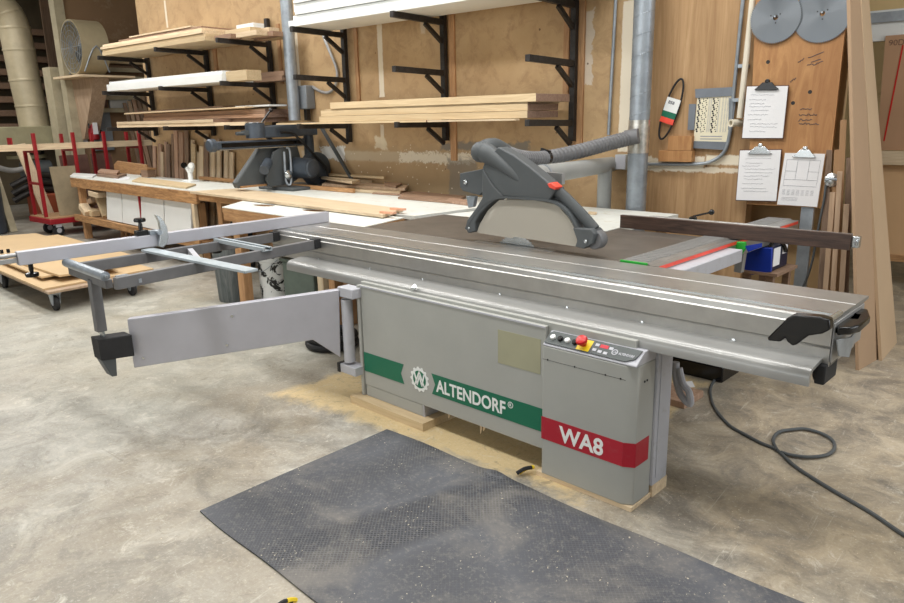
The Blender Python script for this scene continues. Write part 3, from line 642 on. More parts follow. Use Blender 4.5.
for i in range(NU):
    for j in (0,NV): fs.append([idx(i,j),idx(i+1,j),n0+idx(i+1,j),n0+idx(i,j)])
for j in range(NV):
    for i in (0,NU): fs.append([idx(i,j),idx(i,j+1),n0+idx(i,j+1),n0+idx(i,j)])
rm_=MB().add(vs,fs); rmo=one(rm_,'rubber_floor_mat',M['mat'],'large black ribbed rubber mat on the concrete floor before the saw','floor mat',base=(A.x,A.y,0))
for (x,y),d in (((519,473),(15,-6)),((296,600),(-14,5))):
    p=Wz(x,y,.012); q=Wz(x+d[0],y+d[1],.028)
    for k,mt in enumerate(('yellow','rubber')):
        o=Vector((0.0,-.013*k,.004*k)); MB().tube(smoothpts([p+o*1.4,(p+q)/2+o*1.4+Vector((0,0,.008)),q+o*1.4],3),.009,6).build('edge_strip',M[mt],rmo)
# packing blocks
blk=MB()
for i in range(3): blk.box(-3.14,-2.53,2.385,2.72,.0005+.0148*i,.0148*(i+1))
b_=blk.build('packing_block',M['poplar_x'],rot=MR); tag(b_,'layered plywood block on the floor under the left foot of the saw','wood block')
o=MB().box(-1.80,-1.31,2.405,2.57,.0005,.0215).box(-1.40,-1.303,2.5705,2.70,.0005,.0575).build('packing_block',M['pine_x'],rot=MR,bevel=.001); tag(o,'pale wood block on the floor under the red striped control box','wood block')
p=Mz(684,402); o=MB().box(p.x-.35,p.x+.05,p.y-.1,p.y+.14,.0005,.04).build('packing_block',M['red_wood_z'],rot=MR,bevel=.002); tag(o,'reddish wood block on the floor behind the control box','wood block')
# cord
pts=[(716,371),(712,384),(711,398),(716,410),(729,425),(744,434),(761,443),(777,450),(796,467),(834,491),(870,512),(904,535),(960,570)]
cp_=[Wz(x,y,.008) for x,y in pts]; cp_[0]=cp_[0]+Vector((0,.25,.0))
cord=MB().tube(smoothpts(cp_,5),.0085,8)
lp=[Wz(x,y,.012+.0*i) for i,(x,y) in enumerate(((777,450),(773,440),(779,432),(792,429.5),(806,429),(823,434),(833,441),(834,449),(826,455),(808,457),(791,455),(781,452)))]
cord.tube(smoothpts(lp,5),.0085,8)
one(cord,'electric_cable',M['grey_dark'],'dark grey cable with one loop trailing across the floor right of the saw','power cord')
hp=[My(x,y,2.86) for x,y in ((676,362),(676,378),(681,395),(690,404),(689,392),(683,384),(679,368))]
hz=min(p.z for p in hp)
hs=MB().tube(smoothpts(hp,5),.016,10).build('drain_hose',M['grey_light'],saw)
# black and green box under the table
t=thing('battery_case','low black case with a green lid rim on the floor under the rip rail','tool case',(-2.0,4.1,0),MR)
cq=Mz(722,383.5); cx_1=cq.x; cy_0=cq.y
MB().box(cx_1-.60,cx_1,cy_0,cy_0+.26,.0,.10).build('case_body',M['black'],t,bevel=.008)
MB().box(cx_1-.60,cx_1-.01,cy_0+.004,cy_0+.25,.10,.125).build('lid_rim',M['green'],t,bevel=.004)
MB().box(cx_1-.58,cx_1-.03,cy_0+.03,cy_0+.23,.125,.145).build('lid',M['black'],t,bevel=.004)
MB().text('40V',(-1.50,4.1485,.055),(1,0,0),(0,0,1),.03,.001) if False else None
one(MB().slab([Mz(x,y,.001) for x,y in ((683,382),(692,381),(695,387),(684,388))],(0,0,.001)),'paper_scrap',M['paper'],'small white paper scrap on the floor beside the black case','paper scrap',rot=MR)
# blue tool box behind the walnut fence
t=thing('blue_tool_case','glossy blue case with paper labels standing behind the walnut fence','tool case',(-1.55,4.55,.0),MR)
bx=[My(x,y,4.45) for x,y in ((744,262),(749,247),(772,248),(771,272),(752,275),(744,272))]
z0=.60
cs_=MB().slab(bx,(0,.02,0)).build('case_front',M['blue'],t,bevel=.004)
side=[My(772,248,4.45),My(771,272,4.45)]
dx=Vector((.10,.42,0))
z_t,z_b=My(771,248,4.45).z,My(771,273,4.45).z; xr=My(771.5,250,4.45).x; xl=My(744,250,4.45).x
M['navy']=plain('navy',S(16,24,52),.4)
MB().box(xl,xr,4.455,4.75,z_b,z_t).build('case_body',M['navy'],t,bevel=.01)
MB().box(xr,xr+.003,4.49,4.60,z_b+.03,z_t-.01).build('case_label',M['paper'],t); MB().box(xr,xr+.003,4.64,4.72,z_b+.09,z_t-.005).build('case_label',M['paper'],t)
MB().tube(smoothpts([(xr-.02,4.47,z_t),(xr-.0,4.50,z_t+.05),(xr+.01,4.62,z_t+.0),(xr+.015,4.66,z_t-.05)],4),.012,8).build('carry_strap',M['black'],t)
MB().box(xl-.05,xr+.05,4.44,4.80,z_b-.02,z_b-.001).box(xl,xl+.04,4.46,4.5,0,z_b-.02).box(xr-.02,xr+.02,4.46,4.5,0,z_b-.02).box(xl,xl+.04,4.74,4.78,0,z_b-.02).box(xr-.02,xr+.02,4.74,4.78,0,z_b-.02).build('stand',M['dark_wood_x'],t)
# ---------------------------------------------------------------- white laminate tables left of and behind the saw
mi=lambda p: RMI@Vector(p)
t=thing('cutout_table','low white topped table with two oval cutouts on wooden legs left of the saw','work table',(-5.0,3.6,0))
ZT=.893
FL=Wz(222,207,ZT); BL=Wz(245,200.5,ZT)
e1=mi((-4.25,3.09,0)); e3=mi((-3.80,3.09,0)); 
outer=[(FL.x,FL.y),(e1.x,e1.y),(e3.x,e3.y),(-3.66,3.87),(BL.x,BL.y-.02)]
hol=[]
for (px,py) in ((264,205.2),(314,210.3)):
    c0=Wz(px,py,ZT); hol.append([(c0.x+.135*math.cos(-a*math.pi/10),c0.y+.062*math.sin(-a*math.pi/10)) for a in range(20)])
top_=MB().prism(keyhole(outer,hol),'z',ZT-.006,ZT).build('table_top',M['white_bench'],t,smooth=False)
MB().prism(keyhole([(x,y) for x,y in outer],[[(a,b) for a,b in h] for h in hol]),'z',ZT-.045,ZT-.0065).build('table_core',M['fir_x'],t,smooth=False)
MB().prism([(FL.x+.01,FL.y+.0),(outer[1][0],outer[1][1]),(outer[1][0],outer[1][1]+.03),(FL.x+.01,FL.y+.03)],'z',ZT-.115,ZT-.046).prism([(FL.x+.01,FL.y+.031),(FL.x+.04,FL.y+.031),(BL.x+.04,BL.y),(BL.x+.01,BL.y)],'z',ZT-.115,ZT-.046).build('apron',M['fir_x'],t,bevel=.002)
lg_=Wz(244,302.5); lg_.x=max(lg_.x,FL.x+.05)
for (x,y) in ((lg_.x,lg_.y),(FL.x+.06,FL.y+.5),(outer[1][0]-.1,outer[1][1]+.15),(-4.2,3.75)):
    MB().box(x-.045,x+.045,y-.045,y+.045,0,ZT-.046).build('leg',M['fir_z'],t,bevel=.003)
t=thing('outfeed_table','white laminate outfeed table behind the saw table','work table',(-3.0,4.5,0))
q=[mi((-3.78,3.87,0)),mi((-2.38,3.875,0)),mi((-2.38,4.86,0)),mi((-3.6,4.86,0))]
MB().prism([(a.x,a.y) for a in q],'z',.865,.897).build('table_top',M['white_bench'],t,smooth=False)
for a in q:
    c0=sum(q,Vector())/4; a=a+(c0-a)*.12; MB().box(a.x-.04,a.x+.04,a.y-.04,a.y+.04,0,.865).build('leg',M['fir_z'],t)
one(MB().box(-.09,.09,0,.001,0,.001) if False else MB().prism([(Mz(x,y,.9).x,Mz(x,y,.9).y) for x,y in ((589,212.5),(597,213.5),(595,214.8),(588,213.8))],'z',.8975,.91),'wood_offcut',M['pine_x'],'tiny wood offcut lying on the white table by the grey post','wood offcut',rot=MR)
# bin and bucket
c0=Wz(219,303); t=thing('rubbish_bin','streaky dark grey bin standing on the floor under the crosscut outrigger','bin',(c0.x,c0.y+.17,0))
M['streak']=wood('streaked_grey',S(64,74,76),S(112,118,118),(22,22,1.6),.7)
MB().lathe([(.135,0),(.14,.01),(.165,.52),(.175,.52),(.175,.545),(.155,.545),(.125,.03)],(c0.x,c0.y+.17,0.0),n=28).build('bin_body',M['streak'],t)
m,nt,bs=new_mat('peeling_white'); v=coords(nt); n=noise(nt,v,9,5,.65,.8); c=ramp(nt,n,[(.46,S(34,34,34)),(.475,S(222,224,222)),(.8,S(236,236,234))]); nt.links.new(c,bs.inputs['Base Color']); bs.inputs['Roughness'].default_value=.5; M['peel']=m
c0=Wz(264,302); t=thing('paint_bucket','white bucket with peeling black spotted paint under the outrigger','bucket',(c0.x,c0.y+.15,0))
MB().lathe([(.135,0),(.14,.005),(.155,.36),(.165,.362),(.165,.375),(.156,.378),(.157,.42),(.163,.422),(.163,.44),(.150,.44),(.13,.02)],(c0.x,c0.y+.15,0),n=28).build('bucket_body',M['peel'],t)
MB().tube(smoothpts([(c0.x-.155,c0.y+.10,.40),(c0.x-.08,c0.y-.01,.30),(c0.x+.05,c0.y-.01,.30),(c0.x+.15,c0.y+.08,.40)],5),.003,6).build('bail_handle',M['galv'],t)
M['green_bin']=plain('green_bin',S(84,96,88),.5)
c0=Mz(330,300,0)
one(MB().box(-5.16,-4.72,3.28,3.62,0,.46).box(-5.18,-4.70,3.26,3.64,.46,.49),'storage_tub',M['green_bin'],'dark green grey tub standing between the white bucket and the saw','tub',rot=MR,bevel=.012)
a=My(324,287,3.05); one(MB().box(a.x-.035,a.x+.035,3.02,3.07,0,.71),'wood_prop',M['pine_z'],'pale upright wood prop behind the left end of the support beam','wood prop',rot=MR)

c0=Wz(313,345,.05)+Vector((0,.18,0)); rr=[(c0.x+.17*math.cos(a),c0.y+.17*math.sin(a)) for a in [2*math.pi*i/32 for i in range(32)]]
one(MB().tube([(x,y,.03) for x,y in rr],.028,10,closed=True).tube([(c0.x+(x-c0.x)*.97,c0.y+(y-c0.y)*.97,.082) for x,y in rr],.028,10,closed=True),'coiled_hose',M['rubber'],'coiled black hose lying on the floor behind the swing arm hinge','hose')
# ---------------------------------------------------------------- wall fittings
ORD=['lowest','second','third','fourth','fifth','sixth','seventh','eighth','ninth']
def W5(x,y,Y=YW): return Wy(x,y,Y)
# studs beside the rack uprights
n_=0
for px,y0,y1,w in ((452,8,150,.07),(356,28,95,.045),(581,0,145,.10),(214.5,42,75,.07),(279.5,38,75,.05),(568,10,85,.05)):
    a=W5(px,y0);b=W5(px,y1); n_+=1
    struct('trim_%d'%n_,MB().box(a.x-w/2,a.x+w/2,YW-.02,YW,min(a.z,b.z)-.1,max(a.z,b.z)+.15),M['fir_z'])
UX=[(-3.10,1.40,3.0),(-4.48,1.40,3.0),(-5.83,1.38,2.75),(-7.10,1.45,2.75),(-8.40,1.45,2.75),(-9.85,1.45,2.75)]
RN=['right','middle','left']
for i,(x,zb,zt_) in enumerate(UX):
    side='right hand rack' if i<3 else 'left hand rack'
    lab=('black steel cantilever bracket post, %s of three on the %s'%(RN[i%3],side))
    t=thing('lumber_rack_bracket',lab,'rack bracket',(x,YW-.02,zb),group='rack brackets on the board wall')
    yy=YW-.025
    MB().box(x-.025,x+.025,yy-.05,yy,zb,zt_).build('upright',M['rack_black'],t,bevel=.002)
    for z in (1.575,2.045,2.49):
        a=MB().bar((x,yy-.05,z-.027),(x,4.67,z-.027+.012),.042,.05).build('arm',M['rack_black'],t,bevel=.002)
        MB().bar((x,yy-.05,z-.20),(x,yy-.28,z-.055),.03,.035).build('brace',M['rack_black'],a)
# ---- boards on the racks (each one its own)
def board(x0,x1,y0,y1,z0,z1,mat,label,group,name='board',tilt=0.0,rz=0.0,cat='board',ends=None):
    xm,ym=(x0+x1)/2,(y0+y1)/2
    mb=MB(); c_,s_=math.cos(rz),math.sin(rz)
    P=[]
    for z in (z0,z1):
        for x,y in ((x0,y0),(x1,y0),(x1,y1),(x0,y1)):
            dx_,dy_=x-xm,y-ym; X,Y=xm+dx_*c_-dy_*s_,ym+dx_*s_+dy_*c_
            P.append((X,Y,z+tilt*(X-xm)))
    mb.hexa(P)
    if ends: mb.mi[3]=mb.mi[5]=1
    return one(mb,name,[M[mat],M[ends]] if ends else M[mat],label,cat,group,bevel=.0015)
z=1.578
lx=[(-6.45,-3.02,.016,4.74),(-5.80,-3.05,.062,4.72),(-5.80,-3.06,.012,4.745),(-5.72,-3.04,.012,4.75),(-5.66,-2.93,.05,4.74),(-5.64,-2.93,.045,4.75)]
gl='boards on the lower arms of the right hand rack'
zz_=z
for k,(a,b,h,y0) in enumerate(((-6.22,-4.15,.018,4.70),(-5.56,-3.13,.055,4.72),(-5.55,-3.14,.055,4.725),(-5.50,-3.14,.010,4.74),(-5.40,-3.06,.062,4.73))):
    board(a,b,y0+(.012 if k==2 else 0),5.15+.02*k,zz_,zz_+h-.003,'poplar_x','%s long pale board of the stack on the lower arms, right hand rack'%ORD[k],gl,ends='end_grain'); zz_+=h
board(-4.1,-3.2,4.66,4.715,1.578,1.592,'pine_x','thin pale strip lying under the stack near its right end, lower right rack arms',gl)
# white boards above
zz_=2.497
for k,h in enumerate((.06,.045,.03,.075,.03,.05)):
    x0=-5.90+(.05*k if k<3 else .02*k); board(x0,-2.75+.02*k,4.70+(.0,.022,.006,.03,.012,.035)[k],5.2+.02*k,zz_,zz_+h-.004,'white_board','%s white board of the stack on the top arms, right hand rack'%ORD[k],'white boards on the top arms of the right hand rack',name='white_board',tilt=.0); zz_+=h
# left rack, lower
gl='boards on the lower arms of the left hand rack'
zz_=1.578
for k,(a,b,h,y0,mt) in enumerate(((-9.68,-6.75,.038,4.72,'pine_x'),(-9.66,-7.38,.036,4.71,'pine_x'),(-9.3,-6.78,.05,4.98,'dark_wood_x'),(-9.4,-6.74,.04,4.95,'red_wood_x'),(-9.4,-6.76,.05,4.97,'dark_wood_x'))):
    if k==2: zz_=1.578+.03
    board(a,b,y0,(4.95 if k<2 else 5.30),zz_,zz_+h-.001,mt,'%s board of the mixed stack on the lower arms, left hand rack'%ORD[k],gl,ends='end_grain'); zz_+=h
zz_+=.01
board(-9.7,-6.95,4.85,5.15,zz_,zz_+.016,'pine_x','thin pale board on top of the brown stack, lower left rack arms',gl,tilt=.006); zz_+=.024
board(-9.6,-7.6,5.0,5.2,zz_,zz_+.014,'dark_wood_x','thin brown strip on top of the mixed stack, lower left rack arms',gl,tilt=.01)
board(-7.30,-6.66,4.96,5.2,zz_-.006,zz_+.012,'white_board','short grey white board on the right end of the mixed stack, left rack',gl)
# left rack, middle: white boards
zz_=2.048
for k,(a,b,h) in enumerate(((-9.80,-7.13,.088),(-9.78,-7.16,.034),)):
    board(a,b,4.71+.03*k,5.12,zz_,zz_+h-.003,'white_board','%s white board on the middle arms of the left hand rack'%('lower','upper')[k],'white boards on the middle arms of the left hand rack',name='white_board'); zz_+=h
board(-7.12,-6.74,4.76,4.95,2.048,2.155,'poplar_x','short pale block at the right end of the white boards, left rack','blocks on the left hand rack',name='wood_block',cat='wood block')
board(-7.15,-6.62,5.0+.13,5.33,2.049,2.10,'dark_wood_x','lower brown board end on the middle arms beside the left duct','blocks on the left hand rack'); board(-7.15,-6.60,5.14,5.33,2.101,2.15,'dark_wood_x','upper brown board end on the middle arms beside the left duct','blocks on the left hand rack')
# left rack, top
gl='boards on the top arms of the left hand rack'
zz_=2.495
for k,(a,b,h,mt) in enumerate(((-9.78,-7.36,.044,'poplar_x'),(-9.80,-7.38,.036,'poplar_x'),(-9.82,-7.42,.034,'pine_x'),(-9.80,-7.44,.030,'pine_x'),(-9.4,-7.5,.026,'dark_wood_x'),(-9.1,-7.7,.020,'pine_x'))):
    board(a,b,4.70+(.0,.02,.005,.03,.05,.04)[k],5.30,zz_,zz_+h-.004,mt,'%s long board of the stack on the top arms, left hand rack'%ORD[k],gl); zz_+=h
OC=[(-7.10,4.80,0,.34,'dark_wood_x','front left, on the arms'),(-7.08,4.97,0,.30,'pine_x','middle left, on the arms'),(-7.08,5.14,0,.32,'red_wood_x','back left, on the arms'),(-6.72,4.82,0,.40,'pine_x','front right, on the arms'),(-6.70,5.0,0,.42,'dark_wood_x','middle right, on the arms'),(-6.72,5.16,0,.36,'poplar_x','back right, on the arms'),(-7.0,4.88,1,.50,'poplar_x','second layer, front'),(-6.95,5.05,1,.55,'pine_x','second layer, back'),(-6.9,4.96,2,.34,'white_board','small white one on top')]
for x,y,l,L,mt,lb in OC:
    x-=.235; L*=.92
    board(x,x+L,y,y+.14,2.4955+.052*l,2.4955+.052*l+.05,mt,'offcut in the jumble beside the left duct, '+lb,'offcuts on the top arms of the left hand rack',name='wood_offcut',cat='wood offcut')
# ---- ducts
def spiral(name,pa,pb,r,label,cat='duct'):
    t=thing(name,label,cat,(pa.x,pa.y,min(pa.z,pb.z)))
    MB().cyl(pa,pb,r,r,28).build('pipe',M['galv'],t)
    d=(pb-pa); L=d.length; u=d.normalized(); s=u.cross(Vector((0,1,0))).normalized(); w=u.cross(s)
    pts=[]; n=int(L/.14*20)
    for i in range(n): a=2*math.pi*i/20; pts.append(pa+d*(i/n)+(s*math.cos(a)+w*math.sin(a))*r)
    MB().tube(pts,.0028,5).build('spiral_seam',M['galv'],t); return t
a=Wy(285,0,5.2); b=Wy(295.5,116,5.2); a.x=b.x=(a.x+b.x)/2; a.z=3.6; b.z=1.62
spiral('spiral_duct',a,b,.065,'thin grey spiral duct running down the wall between the two racks')
a=Wy(645.5,0,5.19); b=Wy(635.7,190,5.19); a.x=b.x=(a.x+b.x)/2; a.z=3.6; b.z=.70
dr=spiral('spiral_duct',a,b,.076,'wide grey spiral duct on the wall right of the blade guard')
za,zb_=Wy(637,153,5.19).z,Wy(638,120,5.19).z
M['foil']=plain('foil',S(216,214,206),.28,.8,var=.2,scale=26,bmp=.3)
MB().cyl((a.x,a.y,za),(a.x,a.y,zb_),.0795,.0795,28).build('foil_tape',M['foil'],dr)
# corrugated hose from guard elbow to duct
eh=[RMI@My(505,153,3.26)]
hz_=[eh[0],Wy(522,158,3.75),Wy(545,158,4.2),Wy(580,151,4.6),Wy(610,143,4.9),Wy(634,137,5.12)]
sp_=smoothpts(hz_,36); rr_=[]
for i in range(len(sp_)): rr_.append(.038+.010*i/len(sp_)+(.009 if (i//2)%2 else 0))
hz0=MB(); sp_=[RM@q for q in sp_]; hz0.tube(sp_,rr_,14)
hb_=hz0.build('suction_hose',M['arm_grey'],saw,ang=10)
MB().lathe([(.052,-.02),(.052,.02)],sp_[72],(sp_[75]-sp_[69]),20).bar(RM@Wy(541,150,4.2),RM@Wy(550,153,4.2),.02,.03).build('hose_strap',M['black'],hb_)
MB().lathe([(.056,-.05),(.056,.05)],RM@Wy(632,137,5.08),(.9,.3,.15),20).build('hose_cuff',M['arm_grey'],hb_)
# conduits
def cond(pxs,r,mat,label,name='conduit',cat='conduit',Y=5.375,k=5): return one(MB().tube(smoothpts([Wy(x,y,Y) for x,y in pxs],k),r,10),name,M[mat],label,cat)
cond([(743.5,-6),(737,60),(732,110),(729.5,135),(724,152),(712,161),(695,164),(645,164)],.013,'galv','thin steel conduit bending along the wall above the walnut fence')
cond([(616,-5),(612,70),(608.5,135)],.013,'galv','straight thin steel conduit left of the wide duct')
pv=cond([(753,-5),(746,60),(739.5,118)],.020,'pvc','white plastic pipe running down beside the plywood panel',name='plastic_pipe',cat='pipe',Y=5.33,k=2)
e=Wy(737,123,5.33); MB().lathe([(.024,-.04),(.027,-.035),(.027,.06),(.018,.06),(.018,.03)],e,(-.5,-1,0),16).build('pipe_elbow',M['pvc'],pv)
for x,y in ((741,66),(736,100)): 
    p=Wy(x,y,5.36); MB().box(p.x-.02,p.x+.05,5.35,5.395,p.z-.012,p.z+.012).build('pipe_clip',M['galv'],pv)
p=Wy(622,162,5.33); t=thing('junction_box','small grey metal junction box left of the wide duct','junction box',(p.x,5.33,p.z-.06))
MB().box(p.x-.05,p.x+.05,5.30,5.395,p.z-.06,p.z+.06).build('box_body',M['grey_paint'],t,bevel=.006); MB().box(p.x-.045,p.x+.045,5.295,5.30,p.z-.055,p.z+.055).build('cover_plate',M['grey_light'],t,bevel=.003)
# starter box on the wall
a,b=Wy(293.5,86,5.27),Wy(307,109,5.27); t=thing('switch_box','grey metal switch box on the wall beside the left duct','switch box',((a.x+b.x)/2,5.3,b.z))
MB().box(a.x,b.x,5.27,5.395,b.z,a.z).build('box_body',M['box_grey'],t,bevel=.01)
MB().box(a.x+.03,a.x+.07,5.266,5.27,b.z+.12,b.z+.2).build('rating_label',M['paper'],t); MB().lathe([(.014,0),(.014,.012)],(a.x+.06,5.27,b.z+.06),(0,-1,0),12).build('button',M['black'],t)
MB().box(a.x+.11,a.x+.15,5.3,5.36,b.z-.12,b.z).build('lower_fitting',M['rack_black'],t)
cond([(313,87),(322,92),(330,92),(336,84),(337,70),(330,52),(323,35),(320,24)],.016,'alu_flat','flexible grey conduit looping up from the switch box',name='flexible_conduit',Y=5.372)
# ---------------------------------------------------------------- plywood panel with clipboards and blades
PY=5.31
a=Wy(752,0,PY); b=Wy(848,0,PY); zb_=Wy(780,206,PY).z
pp=[(Wy(747,206,PY).x,zb_),(Wy(826,206,PY).x,zb_),(Wy(846,20,PY).x,Wy(846,20,PY).z),(Wy(846,20,PY).x,3.0),(a.x,3.0)]
ply=MB().prism(pp,'y',PY,PY+.03).build('pinboard_panel',M['ply']); tag(ply,'orange brown plywood panel holding the clipboards and two saw blades','plywood panel')
kn=MB()
for x,y in ((768,62),(793,103),(810,92)): 
    p=Wy(x,y,PY); kn.lathe([(.013,0),(.013,.0008)],(p.x,PY,p.z),(0,-1,0),12)
kn.build('wood_knot',M['rack_black'],ply)
def scribble(mb,x0,y0,w,n,Y,amp=2.2,r=.0016,seed=1,slope=0):
    rnd=random.Random(seed); pts=[]
    for i in range(n+1): pts.append(Wy(x0+w*i/n,y0+slope*i/n+rnd.uniform(-amp,amp)/2,Y))
    mb.tube(pts,r,4)
for i,(x,y,w,n) in enumerate(((800,109,12,12),(799,115,18,16),(798,120,14,12),(799,124,20,18),(807,66,16,14),(811,62,10,3),(808,57,16,4),(798,63,6,6),(790,82,6,8))):
    sb=MB(); scribble(sb,x,y,w,n,PY-.001,2.5,.0022,i,-4 if i>3 else 0); sb.build('pencil_note',M['ink'],ply)
M['blade']=plain('blade_steel',S(178,184,188),.24,.9,var=.05,scale=4)
m,nt,bs=new_mat('brushed_disc'); bs.inputs['Base Color'].default_value=S(112,116,120); bs.inputs['Metallic'].default_value=.95; bs.inputs['Roughness'].default_value=.30; bs.inputs['Anisotropic'].default_value=.9
tg=nd(nt,'ShaderNodeTangent',direction_type='RADIAL',axis='Z'); tg.axis='Y'; nt.links.new(tg.outputs[0],bs.inputs['Tangent']); M['disc']=m
def sawblade(px,py,rpx,Y,nteeth,label,hook):
    c=Wy(px,py,Y); R=(Wy(px,py-rpx,Y).z-Wy(px,py+rpx,Y).z)/2*.985
    t=thing('saw_blade',label,'saw blade',(c.x,Y,c.z),group='circular saw blades hanging on the plywood panel')
    pts=[]
    for i in range(nteeth*3):
        a=2*math.pi*i/(nteeth*3); r=R+(.0055,-.001,-.0045)[i%3]; pts.append((c.x+r*math.cos(a),c.z+r*math.sin(a)))
    hole=[(c.x+.016*math.cos(-k*math.pi/9),c.z+.016*math.sin(-k*math.pi/9)) for k in range(18)]
    MB().prism(keyhole(pts,[hole]),'y',Y,Y+.004).build('blade_disc',M['disc'],t,smooth=False)
    pr_=MB()
    for k in range(3):
        a=.6+k*2.1; pr_.lathe([(.005,0),(.005,.001)],(c.x+.034*math.cos(a),Y-.001,c.z+.034*math.sin(a)),(0,1,0),8)
    pr_.build('pin_hole',M['rack_black'],t)
    MB().cyl((c.x,Y-.02,c.z+.006),(c.x,PY,c.z+.006),.006).build('hanging_nail',M['galv'],t)
sawblade(775.5,17.5,26,PY-.022,80,'fine toothed circular saw blade hanging left on the plywood panel',0)
sawblade(822.5,13.5,29.5,PY-.012,96,'larger circular saw blade hanging right on the plywood panel',0)
def clipboard(corners,Y,label,clipmat,backmat,draw,seed):
    P=[Wy(x,y,Y) for x,y in corners]      # tl tr br bl of the paper
    t=thing('clipboard',label,'clipboard',(P[3].x,Y,P[3].z),group='clipboards hung on the plywood panel')
    cx_=sum((p for p in P),Vector())/4
    out=[cx_+(p-cx_)*1.035+Vector((0,.006,0)) for p in P]
    MB().slab(out,(0,.005,0)).build('backing_board',M[backmat],t)
    MB().slab([p+Vector((0,.001,0)) for p in P],(0,.004,0)).build('paper_sheets',M['paper'],t)
    ux=(P[1]-P[0]);uy=(P[3]-P[0]); wr=MB(); rnd=random.Random(seed)
    def at(u,v): return P[0]+ux*u+uy*v+Vector((0,-.0002,0))
    if draw=='notes':
        v=.16
        while v<.88:
            u=.08+rnd.random()*.1; u1=rnd.uniform(.45,.92)
            pts=[]
            while u<u1: pts.append(at(u,v+rnd.uniform(-.012,.012))); u+=.018
            if len(pts)>1: wr.tube(pts,.0007,4)
            v+=.055+rnd.random()*.04
    else:
        for (u0,v0,u1,v1) in ((.08,.12,.36,.34),(.08,.34,.36,.5),(.36,.12,.66,.5),(.66,.12,.92,.34),(.66,.34,.92,.5),(.08,.5,.92,.62)):
            wr.tube([at(u0,v0),at(u1,v0),at(u1,v1),at(u0,v1),at(u0,v0)],.0008,4)
        for r in range(5):
            for q in range(7): wr.tube([at(.08+.12*q+.02*(k%2),.70+.02*r) if 0 else at(.08+.12*q+.02*k,.70+.022*r+rnd.uniform(-.004,.004)) for k in range(5)],.0006,4)
        for r in range(3): wr.tube([at(.08+.02*k,.85+.025*r+rnd.uniform(-.004,.004)) for k in range(22)],.0006,4)
    wr.build('handwriting' if draw=='notes' else 'plan_drawing',M['ink_light'],t)
    tc=P[0]*.5+P[1]*.5; w=ux.length
    cl=MB().slab([tc+ux*a+uy*b+Vector((0,-.012,0)) for a,b in ((-.30,.06),(-.18,-.02),(-.12,-.075),(.12,-.075),(.18,-.02),(.30,.06),(.24,.075),(-.24,.075))],(0,.012,0)).build('spring_clip',M[clipmat],t,bevel=.003)
    MB().lathe([(.016,0),(.016,.014),(.012,.016)],tc-uy*.09+Vector((0,.004,0)),(0,-1,0),14).build('clip_hook',M[clipmat],cl)
M['brown_hb']=plain('brown_hardboard',S(96,62,44),.6)
clipboard([(747,86.5),(788,86),(782.5,138),(742,138)],PY-.03,'dark brown clipboard with handwritten sheet and black clip, uppermost','black','brown_hb','notes',3)
clipboard([(740,150.5),(781,150),(776,201),(736,200)],PY-.03,'brown clipboard with handwritten sheet and chrome clip, lower left','bright','brown_hb','notes',5)
clipboard([(785,153),(825,154),(817,207),(777,204.5)],PY-.032,'clipboard with a printed plan drawing and chrome clip, lower right','bright','mdf','plan',8)
p=Wy(832,180,PY-.02); t=thing('bulldog_clip','chrome spring clip hanging on the edge of the plywood panel','clip',(p.x,p.y,p.z-.03))
MB().lathe([(.04,0),(.045,.004),(.03,.014),(.01,.018)],p,(.2,-1,.1),18).build('clip_plate',M['bright'],t); MB().tube([p+Vector((-.03,-.02,0)),p+Vector((0,-.035,.01)),p+Vector((.06,-.02,.005))],.008,8).build('clip_spring',M['galv'],t)
# belt in its sleeve, chart, wood blocks
BY=5.37
c0=Wy(671.5,109,BY); t=thing('drive_belt','black rubber belt in a white green and red card sleeve on the wall','belt',c0)
ax=(Wy(681.5,79,BY)-Wy(661,139,BY)); L=ax.length/2; ax.normalize(); pe=Vector((ax.z,0,-ax.x)); cc_=(Wy(681.5,79,BY)+Wy(661,139,BY))/2
pts=[cc_+ax*(L*math.cos(a)*(1+.0*math.cos(a)))+pe*(.055*math.sin(a)*(1.0-.35*math.sin(a)**2*0)) for a in [2*math.pi*i/36 for i in range(36)]]
MB().tube(pts,.008,8,closed=True).build('belt_loop',M['rubber'],t)
def slv(u0,u1,mt,nm): 
    e=[cc_+ax*u0*L-pe*.055,cc_+ax*u0*L+pe*.055,cc_+ax*u1*L+pe*.055,cc_+ax*u1*L-pe*.055]; return MB().slab([p+Vector((0,-.012,0)) for p in e],(0,.024,0)).build(nm,M[mt],t)
slv(-.08,.36,'white','card_sleeve'); slv(-.28,-.08,'stripe_green','green_band'); slv(-.46,-.28,'orange_red','red_band')
o=cc_+Vector((0,-.0125,0)); MB().text('B58',o+ax*.17*L-pe*.035,pe,ax,.032,.0006,bold=.02).build('belt_lettering',M['ink'],t,smooth=False)
t=thing('drill_chart','cream perforated size chart taped to the wall with grey tape','wall chart',Wy(711,142,BY))
q=[Wy(x,y,BY) for x,y in ((697,97),(731,96),(728,142),(693,142))]
M['cream']=plain('cream',S(226,218,192),.7,var=.03)
MB().slab([p+Vector((0,.006,0)) for p in q],(0,.012,0)).build('chart_sheet',M['cream'],t)
ux=q[1]-q[0];uy=q[3]-q[0]; dt=MB(); tx=MB()
for cidx,u in enumerate((.06,.17,.27,.50,.60,.72)):
    for r in range(17):
        v=.04+.045*r+(.012 if cidx%2 else 0)
        if cidx in (0,1,2,3,4): 
            p=q[0]+ux*(u+.02*((r*7+cidx)%3))+uy*v; rr=.0075 if cidx in (0,3) else .0045
            dt.lathe([(rr,0),(rr,.0012)],p+Vector((0,.0055,0)),(0,-1,0),6)
